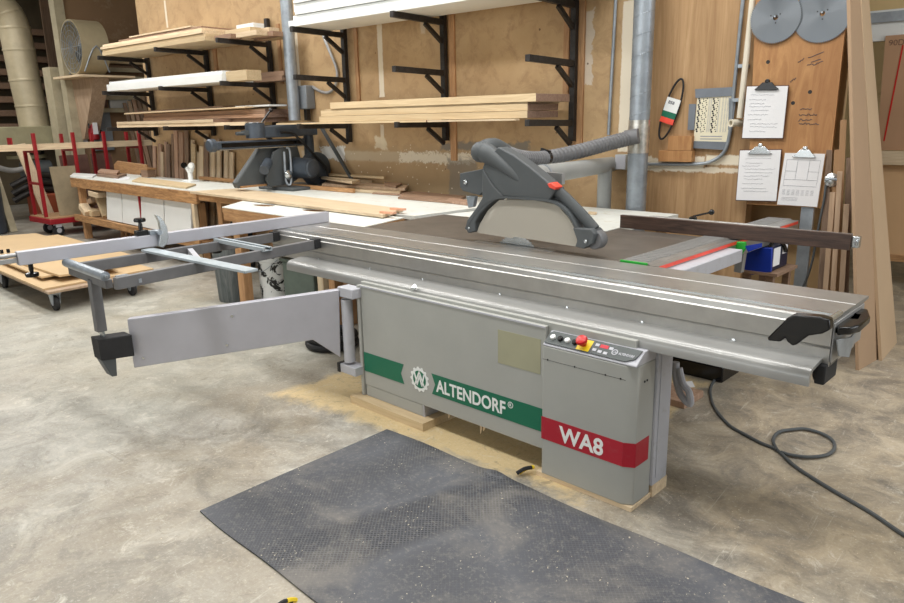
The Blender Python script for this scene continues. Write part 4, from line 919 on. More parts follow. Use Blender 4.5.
for u in (.38,.44,.68,.78,.86,.93):
    for r in range(30): tx.bar(q[0]+ux*(u-.02)+uy*(.03+.0255*r)+Vector((0,.0055,0)),q[0]+ux*(u+.022)+uy*(.03+.0255*r)+Vector((0,.0055,0)),.001,.003,up=(0,0,1))
for r in (.87,.93): tx.bar(q[0]+ux*.2+uy*r+Vector((0,.0055,0)),q[0]+ux*.85+uy*r+Vector((0,.0055,0)),.001,.006)
dt.build('chart_dots',M['black'],t); tx.build('chart_printing',M['ink_light'],t)
M['duct_tape']=plain('duct_tape',S(112,118,126),.45,.1,var=.1,bmp=.1)
for k in ([(695,89),(733,87),(731.5,96),(695.5,98)],[(689,104),(696,104),(694,130),(687.5,130)],[(692,141),(728,142),(725,150),(690,148)],[(729,98),(736,99),(732,130),(728,130)]):
    MB().slab([Wy(x,y,BY-.001) for x,y in k],(0,.004,0)).build('tape_strip',M['duct_tape'],t)
for (x0,y0,x1,y1),lb in (((658,151,692,161.5),'longer wood block resting on the conduit below the belt'),((667.5,136,692,150.5),'shorter wood block screwed above the longer one below the belt')):
    a=Wy(x0,y1,5.33);b=Wy(x1,y0,5.33); one(MB().box(a.x,b.x,5.33,5.40,a.z,b.z),'wood_block',M['ply'],lb,'wood block',bevel=.002)
# ---------------------------------------------------------------- right edge: stud, leaning boards, view beyond
a=Wy(811,182,5.32); b=Wy(802,290,5.32)
one(MB().prism([(a.x-.04,5.30),(a.x+.04,5.30),(a.x+.04,5.34),(a.x+.034,5.34),(a.x+.034,5.306),(a.x-.034,5.306),(a.x-.034,5.34),(a.x-.04,5.34)],'z',0,1.13),'steel_stud',M['galv'],'galvanised steel stud standing under the lower right clipboard','steel stud')
cb=MB().tube(smoothpts([Wy(x,y,5.28) for x,y in ((826,185),(824,200),(818,230),(812,262),(804,285),(796,298))],4),.008,8); one(cb,'hanging_cable',M['grey_dark'],'grey cable hanging down beside the steel stud','cable')
# thin leaning boards
tb=[(826,150,5.24,.035,'dark_wood_z',819),(829.5,193,5.14,.03,'tan_z',824),(834,150,5.24,.032,'mdf',829),(837,172,5.12,.028,'tan_z',833),(840,120,5.24,.035,'mdf',837),(843.5,205,5.12,.03,'tan_z',842),(846,158,5.24,.04,'dark_wood_z',846)]
LW=['leftmost','second from left','third from left','fourth from left','fifth from left','sixth from left','rightmost']
for k,(px,py,Y,w,mt,pb_) in enumerate(tb):
    tp=Wy(px,py,Y+.05); bt=Wy(pb_,300,Y)
    q_=[Vector((bt.x,Y,0)),Vector((bt.x+w,Y+.01,0)),Vector((bt.x+w-.01,Y+.06,0)),Vector((bt.x-.01,Y+.05,0))]
    d=Vector((tp.x-bt.x,.06,tp.z)); 
    one(MB().hexa([p for p in q_]+[p+d for p in q_]),'leaning_board',M[mt],'thin brown board in the leaning row right of the clipboards, %s'%LW[k],'board','thin boards leaning by the plywood panel',bevel=.001)
M['mdf_lean']=plain('mdf_lean',S(166,138,110),.75,var=.05,scale=1.5); M['mdf_lean2']=plain('mdf_lean_pale',S(184,158,128),.75,var=.05,scale=1.5)
def lean(b0,b1,t0,t1,th,mt,label):
    P=[Vector(b0),Vector(b1),Vector(t1),Vector(t0)]; return one(MB().slab(P,(-th,-.0,0)),'tall_board',M[mt],label,'board','large boards leaning at the right edge',bevel=.001)
a0,a1=Wz(859,370.5),Wz(880,358); ta,tb_=Wy(850,-10,a0.y+.15),Wy(860,-10,a1.y+.0)
lean(a0,a1,ta,tb_,.02,'mdf_lean','wide tan board leaning nearest the end of the sliding table')
a0,a1=Wz(882,361),Wz(897,343); ta,tb_=Wy(861,-10,a0.y+.12),Wy(868.5,-10,a1.y+.1)
lean(a0,a1,ta,tb_,.02,'mdf_lean2','paler tan board leaning behind and right of the widest one')
# far room seen at the right edge
def far(x0,y0,x1,y1,Y,th,mat,nm,label,cat): 
    a=Wy(x0,y1,Y);b=Wy(x1,y0,Y); return one(MB().box(a.x,b.x,Y,Y+th,max(0,a.z),b.z),nm,mat,label,cat,bevel=.002)
f=7.6
a=Wy(864,19,f); b=Wy(960,35,f)
struct('trim_7',MB().box(a.x,a.x+2.4,f,f+.1,b.z-.0,a.z+.06),M['white_board'])
struct('trim_8',MB().box(a.x-.1,a.x+2.4,f-.03,f+.1,Wy(866,18,f).z-.05,Wy(866,14,f).z),M['galv'])
struct('wall_partition',MB().box(a.x-.1,a.x+2.4,f+.02,f+.12,Wy(866,14,f).z,4.5),M['far_wall'])
M['sheet']=plain('mdf_sheet',S(178,140,108),.75,var=.05,scale=1.2)
zf=Wy(890,240,f)
sp=[Wy(x,y,f) for x,y in ((886,46),(960,46),(960,150),(881,149),(881,60))]
sheet=MB().prism([(Wy(883,100,f).x,Wy(885,150,f).z),(Wy(883,100,f).x+1.4,Wy(885,150,f).z),(Wy(883,100,f).x+1.4,Wy(886,36,f).z),(Wy(886,36,f).x,Wy(886,36,f).z)],'y',f-.02,f).build('mdf_sheet',M['sheet']); tag(sheet,'brown sheet with a slanting red line standing at the far right edge','mdf sheet')
MB().bar(Wy(903,45,f-.022),Wy(884,141,f-.022),.002,.012,up=(1,0,0)).build('chalk_line',M['red_btn'],sheet)
MB().text('90D',Vector((Wy(889,44,f).x,f-.021,Wy(889,46,f).z)),(1,0,0),(0,0,1),.07,.001).build('pencil_mark',plain('pencil_brown',S(120,92,74),.8),sheet,smooth=False)
one(MB().box(Wy(880,160,f-.1).x,Wy(880,160,f).x+1.5,f-.08,f+.0,Wy(880,164,f).z,Wy(880,150.5,f).z),'shelf_rail',M['pine_x'],'pale horizontal rail under the brown sheet at the far right edge','rail')
M['sheet2']=plain('pale_sheet',S(206,168,126),.75,var=.05,scale=1.2)
zlow=Wy(886,232,f).z
o=one(MB().box(Wy(878,200,f).x,Wy(878,200,f).x+1.5,f+.0,f+.03,.30,Wy(880,165,f).z),'pale_sheet',M['sheet2'],'pale brown panel standing below the rail at the far right edge','panel')
MB().box(Wy(878,200,f).x,Wy(878,200,f).x+1.5,f-.02,f+.05,.24,.30).build('bottom_rail',M['fir_x'],o)
for k in (0,1.3): MB().box(Wy(878,200,f).x+k+.05,Wy(878,200,f).x+k+.12,f-.01,f+.04,0,.24).build('panel_leg',M['fir_x'],o)
# ---------------------------------------------------------------- long bench along the wall
bd=Vector((3.73,-.31,0)).normalized(); bn=Vector((-bd.y,bd.x,0)); b0=Vector((-10.93,4.54,0))
def bp_(u,v,z=0): p=b0+bd*u+bn*v; return Vector((p.x,p.y,z))
BR=math.atan2(bd.y,bd.x)
def bbox(mb,u0,u1,v0,v1,z0,z1): return mb.hexa([bp_(u,v,z) for z in (z0,z1) for u,v in ((u0,v0),(u1,v0),(u1,v1),(u0,v1))])
UL=3.86
t=thing('workbench','long heavy wooden workbench with deep front beam and lower rail, far left','workbench',bp_(1.9,.4))
bbox(MB(),0,UL,0,.74,.87,.90).build('bench_top',M['white_bench'],t,bevel=.002)
M['beam_wood']=wood('beam_wood',S(112,74,38),S(190,142,86),(2,14,14),.65,k=.1)
bbox(MB(),0,UL,-.005,.04,.755,.888).build('front_beam',M['beam_wood'],t,bevel=.003)
bbox(MB(),0,.05,.04,.70,.76,.869).build('end_beam',M['beam_wood'],t,bevel=.003)
for u,v in ((.10,.03),(.10,.62),(3.70,.03),(3.70,.62)): bbox(MB(),u,u+.09,v+.012,v+.10,0,.869 if v>.1 else .754).build('leg',M['fir_z'],t,bevel=.003)
bbox(MB(),.02,UL,-.03,.01,.27,.36).build('lower_rail',M['beam_wood'],t,bevel=.003)
bbox(MB(),.05,UL,.02,.65,.31,.335).build('lower_shelf',M['fir_x'],t)
bbox(MB(),3.74,3.80,-.012,.03,.0,.754).build('front_post',M['pine_z'],t,bevel=.002)
for k,(u0,u1) in enumerate(((1.16,1.665),(1.69,2.22),(2.27,2.905),(2.935,3.60))):
    mb=MB(); mb.hexa([bp_(u,v,z) for z,dv in ((.37,.0),(.752,.04)) for u,v in ((u0,.015+dv),(u1,.015+dv),(u1,.035+dv),(u0,.035+dv))])
    one(mb,'white_sheet',M['white_board'],'white panel leaning under the workbench top, %s of four'%('leftmost','second from left','third from left','rightmost')[k],'panel','white panels under the workbench')
one(bbox(MB(),2.23,2.26,.03,.05,.37,.75),'red_strip',M['red'],'thin dark red strip between the white panels under the workbench','strip')
random.seed(11)
sc_=[((86,210),.22,.08,.5,'upright against the left leg'),((92,213),.30,.08,.1,'flat at the bottom of the pile'),((89,204),.26,.09,-.7,'slanting across the middle of the pile'),((97,194),.32,.07,.05,'on top of the pile'),((103,205),.36,.06,1.0,'leaning steeply at the right of the pile'),((93,201),.20,.07,-.3,'at the upper left of the pile')]
for k,((px,py),L,w,a,lb) in enumerate(sc_):
    v=.05+.06*(k%3); n=bn; r=ray(px,py); tt=(n.dot(b0+bn*v)-n.dot(O_))/n.dot(r); p=O_+r*tt
    d=(bd*math.cos(a)+Vector((0,0,-math.sin(a)))); p.z=max(p.z,.345+abs(math.sin(a))*L/2+w/2)
    one(MB().bar(p-d*L/2,p+d*L/2,.12,w,up=Vector((0,.0,1)) if abs(a)<1.2 else (1,0,0)),'wood_scrap',M[['pine_x','poplar_x','tan_z'][k%3]],'wood scrap under the workbench, '+lb,'wood scrap','scraps on the lower shelf of the workbench',bevel=.003)
for k,px in enumerate((106,110,115,118)):
    p=Wz(px,243,0); 
    one(MB().bar((p.x,p.y+.25,0),(p.x-.03,p.y+.28,.27),.05,.03,up=(0,1,0)),'wood_stick',M['fir_z'],'short stick upright below the lower rail of the workbench, %s'%('leftmost','second from left','third from left','rightmost')[k],'wood stick','sticks standing below the workbench rail')
# right part: white top
t=thing('long_bench','long white topped bench running on along the wall behind the saw','workbench',bp_(5.6,.5))
P=[bp_(UL+.002,.0),bp_(7.33,.0),Vector((-3.40,5.25,0)),bp_(UL+.002,1.02)]
P[3]=Vector((bp_(UL+.002,.9).x,5.25,0)); P[2]=Vector((-3.42,5.25,0))
P[1]=Vector((-3.62,bp_(7.31,0).y,0))
MB().slab([(p.x,p.y,.868) for p in P],(0,0,.03)).build('bench_top',M['white_bench'],t,smooth=False)
MB().hexa([bp_(u,v,z) for z in (.80,.867) for u,v in ((UL+.01,.02),(7.2,.02),(7.2,.06),(UL+.01,.06))]).build('apron',M['fir_x'],t)
for u in (4.2,6.8): 
    for v in (.10,.95): bbox(MB(),u,u+.09,v-.05,v+.04,0,.80 if v<.5 else .867).build('leg',M['fir_z'],t)
# fence strip and back strip
a=Wz(200,179.5,.90);b=Wz(354,193,.90)
one(MB().bar(a+Vector((0,0,.022)),b+Vector((0,0,.022)),.035,.04),'fence_strip',M['fir_x'],'long orange wood fence strip on the wall bench before the radial arm saw','wood strip')
# loose board with pinkish end
q=[Wz(x,y,.90) for x,y in ((190,193.5),(383,218),(403,211.5),(238,190.5))]
one(MB().slab(q,(0,0,.024)),'edging_board',M['pine_x'],'long pale board lying along the front edge of the white wall bench','board',bevel=.002)
for k,(u,lb) in enumerate(((0,'nearer'),(1,'farther'))):
    p=Wz(388+10*u,213.5-3.5*u,.925); one(MB().box(p.x-.07,p.x+.07,p.y-.02,p.y+.02,.925,.94),'pink_offcut',plain('pink_wood%d'%k,S(226,170,140),.6),'small pinkish offcut at the end of the long pale board, %s one'%lb,'wood offcut')
# scrap pile on the bench against the wall
gp_='scrap boards piled at the back of the wall bench'
def scrap(c4,z,th,mt,lb): 
    q=[Wz(x,y,z) for x,y in c4]; q=[Vector((p.x,min(p.y,5.37),p.z)) for p in q]
    one(MB().slab(q,(0,0,th)),'scrap_board',M[mt],'scrap board on the wall bench, '+lb,'scrap board',gp_,bevel=.0015)
scrap(((321,190),(400,195),(408,190),(330,184)),.90,.028,'pine_x','bottom layer left')
scrap(((372,194),(403,196),(410,193),(380,190)),.90,.012,'red_wood_z','short reddish one in front')
scrap(((322,186),(405,191),(412,187),(340,181.5)),.93,.025,'tan_z','long grey brown one in the middle')
scrap(((398,199),(455,204),(466,198),(412,193)),.90,.02,'dark_wood_x','brown one right of the pile')
scrap(((344,180),(372,183),(380,179),(350,176)),.956,.028,'pine_x','short one under the top board')
scrap(((333,170),(384,179),(392,174),(344,166)),1.012,.025,'poplar_x','top board slanting down to the right')
scrap(((336,174),(352,184),(360,182),(345,172)),.985,.026,'pine_x','short one slanting towards the front')
scrap(((385,186),(396,188),(402,185),(390,183)),.956,.02,'dark_wood_x','small brown end right of the top board')
scrap(((446,203),(470,206),(474,203),(450,200)),.90,.022,'red_wood_z','small dark piece nearest the blade guard')
# things on the workbench
def flat(c4,z,th,mt,nm,lb,cat,grp=None): return one(MB().slab([Wz(x,y,z) for x,y in c4],(0,0,th)),nm,M[mt],lb,cat,grp,bevel=.002)
flat(((97,176.5),(118,179),(127,176),(105,173.5)),.902,.035,'dark_wood_x','short_board','lower brown board lying on the workbench near its left end','board')
flat(((98,173),(117,175),(120,172.5),(101,170.5)),.940,.03,'red_wood_z','short_board','upper brown board lying on the workbench near its left end','board')
flat(((112,179.5),(128,180),(131,177),(119,176)),.902,.004,'paper','paper_sheet','white paper sheet curling on the workbench top','paper')
flat(((132,182),(186,189),(196,185.5),(140,178.5)),.902,.02,'poplar_x','long_board','long pale board lying on the right part of the workbench','board')
flat(((70,176.5),(92,178),(97,175),(74,173.5)),.902,.012,'white_board','white_offcut','white offcut on the far left corner of the workbench','board offcut')
p=Wz(147,176,.902); one(MB().bar(p-Vector((.14,0,-.02)),p+Vector((.14,0,.02)),.05,.03).lathe([(.04,0),(.04,.03)],p+Vector((.12,0,.0))).bar(p+Vector((-.05,0,.03)),p+Vector((.05,0,.07)),.03,.02),'hand_tool',M['rack_black'],'small black hand tool lying on the workbench by the brown boards','hand tool')
a=Wz(78,174,.90); 
one(MB().slab([bp_(u,.77,z) for u,z in ((-.36,.0),(.85,.0),(.85,1.05),(-.20,1.08),(-.36,1.02))],bn*.03),'backboard',M['fir_x'],'wooden board with rounded corner standing behind the workbench left end','board',bevel=.01)
p=bp_(1.25,.62,.9005); t=thing('wood_block_jig','small wooden block stack with screw heads on the workbench','wood block',p)
MB().box(p.x-.10,p.x+.08,p.y-.06,p.y+.06,p.z,p.z+.10).build('block',M['dark_wood_x'],t,bevel=.003); MB().box(p.x-.13,p.x+.10,p.y-.07,p.y+.07,p.z+.101,p.z+.125).build('cap_board',M['fir_x'],t,bevel=.003)
p=Wz(191,181.5,.902); t=thing('dust_port','white forked plastic fitting standing on the bench, black knobs on top','fitting',p)
MB().box(p.x-.10,p.x+.10,p.y-.06,p.y+.06,p.z,p.z+.02).cyl(p,p+Vector((0,0,.13)),.03).bar(p+Vector((0,0,.10)),p+Vector((-.08,0,.19)),.04,.03).bar(p+Vector((0,0,.10)),p+Vector((.08,0,.19)),.04,.03).build('fitting_body',M['white'],t)
for s_ in (-1,1): MB().lathe([(.035,-.02),(.04,0),(.035,.02)],p+Vector((.085*s_,-.02,.20)),(.3,-1,0),16).build('knob',M['black' if s_<0 else 'white'],t)
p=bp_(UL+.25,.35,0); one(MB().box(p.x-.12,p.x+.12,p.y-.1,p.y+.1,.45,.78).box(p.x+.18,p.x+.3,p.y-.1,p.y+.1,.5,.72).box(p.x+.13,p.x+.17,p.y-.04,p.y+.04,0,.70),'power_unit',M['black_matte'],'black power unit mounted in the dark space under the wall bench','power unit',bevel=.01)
# lumber standing behind the bench
gl='offcut sticks standing against the wall behind the bench'
random.seed(21)
xs=[]
px=157.0; k=0
tops=[152,150,158,148,150,140,135,146,138,133,144,146,150,158,152,140,148,155,150,145,150,156,152,158]
cols=['red_wood_z','red_wood_z','pine_z','red_wood_z','dark_wood_z','dark_wood_z','red_wood_z','pine_z','red_wood_z','dark_wood_z','dark_wood_z','pine_z','poplar_x','pine_z','pine_z','pine_z','dark_wood_z','pine_z','pine_z','tan_z','pine_z','pine_z','pine_z','pine_z']
for k in range(24):
    tp=Wy(px+random.uniform(-1,1),tops[k]-6,5.36); bx_=tp.x+random.uniform(-.17,-.14)
    w=random.uniform(.05,.10)
    lb='offcut stick in the row leaning behind the bench, %s from the left'%(['first','second','third','fourth','fifth','sixth','seventh','eighth','ninth','tenth','eleventh','twelfth','thirteenth','fourteenth','fifteenth','sixteenth','seventeenth','eighteenth','nineteenth','twentieth','twenty-first','twenty-second','twenty-third','last'][k])
    P0=Vector((bx_,5.275+.03*(k%2),0)); P1=Vector((tp.x,5.335+.025*(k%2),tp.z))
    one(MB().bar(P0,P1,w,.022,up=(0,1,0)),'offcut_stick',M[cols[k]],lb,'wood stick',gl)
    px+=3.25
for k in range(6):
    tp=Wx(126+4.6*k,126,-13.0); y=tp.y+.12
    one(MB().slab([(-12.72,y,0),(-12.72,y+.06,0),(-13.0,y-.12+.06,2.0+.03*k),(-13.0,y-.12,2.0+.03*k)],(-.02,0,0)),'tall_offcut',M[['dark_wood_z','tan_z','red_wood_z'][k%3]],'tall offcut leaning behind the red cart, %s from the left'%['first','second','third','fourth','fifth','last'][k],'wood stick','tall offcuts leaning in the far left corner')
# ---------------------------------------------------------------- radial arm saw
X0=-6.35
def rx(x,y,X=X0): return Wx(x,y,X)
t=thing('radial_arm_saw','blue grey radial arm saw standing on the wall bench below the left duct','radial arm saw',(X0,4.9,.898))
MB().box(X0-.30,X0+.30,4.72,5.30,.8985,.93).build('base_frame',M['grey_dark'],t,bevel=.01)
MB().cyl((X0,5.22,.93),(X0,5.22,1.50),.055).build('column',M['saw_blue'],t)
MB().prism([(4.47,1.45),(4.47,1.56),(4.62,1.565),(5.30,1.60),(5.30,1.46),(4.9,1.45)],'x',X0-.07,X0+.07).build('arm_housing',M['saw_blue'],t,bevel=.012)
MB().lathe([(.10,0),(.10,.14),(.085,.15)],(X0,4.53,1.45),n=24).build('turret',M['saw_blue'],t)
MB().lathe([(.096,0),(.096,.006)],(X0,4.53,1.60),n=24).build('turret_scale',M['bright'],t)
a_=MB().box(X0-.06,X0+.06,4.02,5.12,1.355,1.43).build('track_arm',M['saw_blue'],t,bevel=.008)
MB().box(X0+.061,X0+.066,4.08,5.08,1.372,1.412).build('track_groove',M['black'],a_); MB().box(X0-.058,X0+.062,4.05,5.1,1.345,1.354).build('track_rail',M['bright'],a_)
MB().lathe([(.055,0),(.065,.01),(.065,.06),(.05,.075)],(X0,4.045,1.393),(0,-1,0),18).build('arm_end_cap',M['saw_blue'],a_)
MB().cyl((X0+.02,4.60,1.60),(X0+.02,4.72,1.72),.010).ball((X0+.02,4.73,1.73),.022).build('crank_lever',M['black'],t)
MB().cyl((X0,4.40,1.50),(X0,4.30,1.50),.018).box(X0-.03,X0+.03,4.38,4.44,1.48,1.53).build('lock_knob',M['grey_dark'],t)
MB().prism([(4.62,.95),(4.58,1.02),(4.70,1.30),(4.80,1.345),(5.02,1.345),(5.06,1.2),(5.0,1.0),(4.9,.95)],'x',X0+.02,X0+.05).build('yoke',M['grey_dark'],t,bevel=.005)
MB().prism([(4.28,.955),(4.26,1.01),(4.60,1.36),(4.98,1.36),(4.80,1.1),(4.72,.955)],'x',X0-.10,X0-.02).build('blade_guard',M['grey_dark'],t,bevel=.01)
MB().box(X0-.12,X0-.0,4.30,4.62,.955,.975).build('guard_lip',M['fir_x'],t)
MB().cyl((X0+.06,4.98,1.12),(X0+.30,5.0,1.12),.115,.105,24).lathe([(.10,0),(.085,.02),(.03,.035)],(X0+.30,5.0,1.12),(1,.06,0),24).build('motor',M['saw_blue'],t)
MB().cyl((X0+.05,4.62,1.20),(X0+.16,4.48,1.13),.05).build('dust_spout',M['saw_blue'],t)
MB().tube(smoothpts([(X0+.10,4.80,1.30),(X0+.12,4.78,1.0),(X0+.14,4.83,.98),(X0+.12,4.86,1.3),(X0+.10,4.83,1.34)],4),.012,8).build('yoke_handle',M['galv'],t)
MB().lathe([(.03,0),(.05,.01),(.05,.03),(.02,.05)],(X0+.12,4.80,1.06),(1,0,0),16).build('depth_knob',M['bright'],t)
MB().prism(arc(5.20,1.10,.18,0,360,20)[:-1],'x',X0+.05,X0+.16).build('rear_drum',M['saw_blue'],t,bevel=.01)
MB().tube(smoothpts([(X0+.09,4.78,1.50),(X0+.10,4.95,1.47),(X0+.16,5.12,1.28),(X0+.20,5.27,1.10),(X0+.20,5.27,.97),(X0+.14,5.2,.94)],6),.014,8).build('power_cable',M['rubber'],t)
MB().bar((X0+.08,5.32,1.58),(X0+.62,5.33,.90),.03,.03).build('stay_rod',M['grey_dark'],t)
for z in (1.30,1.40):
    pass
# left of the saw: board on edge behind guard
# ---------------------------------------------------------------- sheet dolly
t=thing('sheet_dolly','low plywood dolly on black casters carrying brown sheets, left','dolly',(-8.0,2.9,0))
F=Wz(48,292,.20);R_1=Wz(89.6,286,.20)
L_=Vector((-9.6,2.62,.20)); e=(R_1-F); B1=F+Vector((-.02,.95,0)); B2=L_+Vector((0,1.0,0))
deck=[F,B1,B2,L_]
MB().slab([(p.x,p.y,.175) for p in deck],(0,0,.022)).build('deck',M['tan_z'],t,bevel=.002)
for x,y in ((F.x-.10,F.y+.08),(F.x-.08,F.y+.78),(L_.x+1.45,F.y+.16),(L_.x+.1,L_.y+.8)):
    cs=MB().box(x-.05,x+.05,y-.045,y+.045,.155,.175).slab([(x-.05,y-.03,.155),(x+.05,y-.03,.155),(x+.03,y-.03,.06),(x-.01,y-.03,.06)],(0,.006,0)).slab([(x-.05,y+.03,.155),(x+.05,y+.03,.155),(x+.03,y+.03,.06),(x-.01,y+.03,.06)],(0,.006,0)).build('caster',M['galv'],t)
    MB().lathe([(.05,-.022),(.068,-.015),(.07,0),(.068,.015),(.05,.022)],(x+.005,y,.0705),(0,1,0),24).build('caster_wheel',M['rubber'],cs)
    MB().lathe([(.022,-.0255),(.022,.0255)],(x+.005,y,.0705),(0,1,0),16).build('wheel_hub',M['grey_light'],cs)
SH=[(((60,283.5),(94,281),(70,243),(36,236)) ,.20),]
def sheet(z,dx0,dx1,dy0,dy1,lb,rz=0):
    q=[Vector((F.x+dx0,F.y+dy0,z)),Vector((F.x+dx0-.03,F.y+dy1,z)),Vector((L_.x+dx1,L_.y+dy1-.0,z)),Vector((L_.x+dx1,L_.y+dy0,z))]
    one(MB().slab(q,(0,0,.017)),'loose_sheet',M['sheet_tan'],lb,'sheet','brown sheets stacked on the dolly',bevel=.001)
M['sheet_tan']=plain('sheet_tan',S(200,172,132),.6,var=.05,scale=1.2)
sheet(.1985,-.10,.0,.0,1.05,'lowest brown sheet on the sheet dolly')
one(MB().box(-8.9,-7.6,F.y+.25,F.y+1.2,.217,.245),'loose_sheet',M['sheet_tan'],'narrow spacer sheet in the middle of the dolly stack','sheet','brown sheets stacked on the dolly')
sheet(.2465,-.42,-.1,.12,1.15,'second brown sheet on the sheet dolly')
q=[Wz(x,y,.30) for x,y in ((57,276),(94,270),(73,242.4),(35.7,233.3),(-45,246))]
q=[Vector((-6.85,2.62,.266)),Vector((-6.80,3.15,.266)),Wz(73,242.4,.285),Wz(35.7,233.3,.285),Vector((-10.3,2.75,.266))]
for p in q: p.z=.2665
one(MB().slab(q,(0,0,.020)),'loose_sheet',M['sheet_tan'],'topmost brown sheet on the sheet dolly','sheet','brown sheets stacked on the dolly',bevel=.001)
# ---------------------------------------------------------------- red lumber cart
t=thing('lumber_cart','red steel lumber cart with tall upright frames behind the workbench, far left','cart',(-11.7,5.2,0))
MB().box(-12.12,-11.33,4.33,6.15,.19,.27).build('deck_frame',M['red'],t,bevel=.008)
MB().box(-12.10,-11.35,4.35,6.13,.2705,.285).build('deck_board',M['mdf'],t)
for x,y in ((-11.40,4.45),(-11.86,4.50),(-11.45,5.9),(-11.98,5.9)):
    MB().lathe([(.06,-.025),(.088,-.018),(.09,0),(.088,.018),(.06,.025)],(x,y,.0905),(1,.2,0),20).build('cart_wheel',M['rubber'],t); MB().lathe([(.04,-.028),(.04,.028)],(x,y,.0905),(1,.2,0),14).box(x-.05,x+.05,y-.04,y+.04,.14,.19).build('wheel_fork',M['grey_light'],t)
for i,y in enumerate((4.37,4.93,5.40,5.98)):
    MB().bar((-11.56,y,.285),(-11.56,y,1.52),.045,.045,up=(0,1,0)).build('upright',M['red'],t,bevel=.003)
    MB().bar((-12.07,y+.04,.285),(-12.07,y+.04,1.50 if i else 1.27),.045,.045,up=(0,1,0)).build('upright',M['red'],t,bevel=.003)
    for zc in (.78,1.255): MB().bar((-12.05,y+.03,zc),(-11.58,y,zc),.035,.035).build('cross_bar',M['red'],t)
MB().box(-12.10,-11.95,4.2,4.22,1.33,1.46).build('name_plate',M['red'],t)
for k in range(4):
    x=-11.98+.10*k; one(MB().box(x,x+.092,2.6+.1*k,6.35-.05*k,1.275,1.275+(.05,.065,.075,.09)[k]),'lumber_strip',M['pine_y'],'long pale lumber strip laid across the red cart frames, %s'%['farthest','third nearest','second nearest','nearest'][k],'lumber','lumber strips on the red cart')
M['mdf_grey']=plain('mdf_grey',S(150,136,110),.8)
q=MB().slab([(-11.50,4.55,.286),(-11.50,4.98,.286),(-11.62,4.98,1.02),(-11.62,4.55,1.02)],(-.02,0,0)); one(q,'grey_sheet_offcut',M['mdf_grey'],'grey beige sheet offcut standing upright on the red cart','sheet')
one(MB().bar((-12.3,4.75,0),(-12.62,4.55,1.35),.16,.04,up=(1,0,0)),'leaning_plank',M['pine_z'],'pale plank leaning behind the red cart uprights','board')
for k,(y0,y1) in enumerate(((5.05,5.5),(5.55,5.9))): one(MB().slab([(-12.3,y0,0),(-12.3,y1,0),(-12.45,y1,1.15),(-12.45,y0,1.15)],(-.02,0,0)),'brown_sheet',M['brown_paper'],'brown panel leaning behind the red cart, %s of two'%('left','right')[k],'panel')
# ---------------------------------------------------------------- far left: partition, fan, electric panel, dust collector
XP=-13.2
struct('wall_partition_left',MB().box(XP-.12,XP,5.78,16,0,4.5),M['drywall'],smooth=False)
M['post_paint']=plain('post_paint',S(176,166,140),.6)
struct('trim_9',MB().box(XP-.14,XP+.05,5.62,5.78,0,4.5),M['post_paint'])
struct('trim_10',MB().box(XP-.5,XP-.2,5.50,5.75,0,2.6),M['post_paint'])
fa=Wx(88,50,-12.75); fd=Vector((.62,-.78,.0)).normalized()
t=thing('drum_fan','large beige drum fan on a wooden wall shelf, upper far left','fan',(fa.x,fa.y,fa.z-.48))
M['fan_beige']=plain('fan_beige',S(172,158,128),.5,var=.06)
R=.42; fc=Wx(85,48,-12.7); fd=(Vector((0,0,HCAM))-fc); fd.z=0; fd=fd.normalized(); fd=(Matrix.Rotation(math.radians(-68),3,'Z')@fd)
MB().lathe([(R,-.22),(R+.015,-.22),(R+.015,.22),(R,.22),(R-.012,.215),(R-.012,-.215)],fc,fd,36).build('drum',M['fan_beige'],t)
n3=fd; u3=Vector((0,0,1)); w3=n3.cross(u3).normalized()
gr=MB()
for r in (.10,.18,.26,.34,.40): gr.tube([fc+n3*.225+(u3*math.cos(a)+w3*math.sin(a))*r for a in [2*math.pi*i/32 for i in range(32)]],.004,5,closed=True)
for i in range(8): a=math.pi*i/8; d=u3*math.cos(a)+w3*math.sin(a); gr.bar(fc+n3*.225-d*.41,fc+n3*.225+d*.41,.006,.006,up=n3)
gr.build('front_grille',M['galv'],t)
for i in range(4):
    a=2*math.pi*i/4+.4; d=u3*math.cos(a)+w3*math.sin(a); s_=n3.cross(d); MB().slab([fc+d*.05-s_*.03,fc+d*.36-s_*.12,fc+d*.38+s_*.06,fc+d*.05+s_*.04],n3*.02).build('fan_blade',M['grey_dark'],t)
MB().lathe([(.07,-.1),(.07,.08),(.04,.1)],fc,n3,18).build('fan_motor',M['grey_dark'],t)
MB().tube(smoothpts([fc+w3*.40+u3*(-.40)-n3*.15,fc+w3*.46,fc+w3*.40+u3*(-.40)+n3*.15],4),.012,8).tube(smoothpts([fc-w3*.36+u3*(-.40)-n3*.2,fc-w3*.45,fc-w3*.36+u3*(-.40)+n3*.2],4),.012,8).build('tilt_stand',M['galv'],t)
zs=fc.z-R-.02
t=thing('fan_shelf','wooden wall shelf with triangular brace carrying the drum fan','wall shelf',(-12.8,fc.y,zs-1.6))
MB().box(XP+.01,-12.2,fc.y-.38,fc.y+.55,zs-.05,zs-.015).build('shelf_board',M['pine_y'],t,bevel=.002)
MB().slab([(XP+.01,fc.y-.10,zs-.051),(-12.3,fc.y-.10,zs-.051),(XP+.12,fc.y-.06,zs-1.05),(XP+.01,fc.y-.06,zs-1.05)],(0,.25,0)).build('shelf_brace',M['tan_z'],t)
a,b=Wx(80,112,XP+.03),Wx(88,142,XP+.03); one(MB().box(XP+.005,XP+.02,a.y,b.y,b.z,a.z),'notice_sheet',M['paper'],'pale notice sheet hanging on the wall below the fan shelf','notice')
a,b=Wx(90,112,XP+.1),Wx(115,150,XP+.1); t=thing('breaker_box','grey electric panel on the far left wall behind the red cart','electric panel',(XP+.1,a.y,b.z))
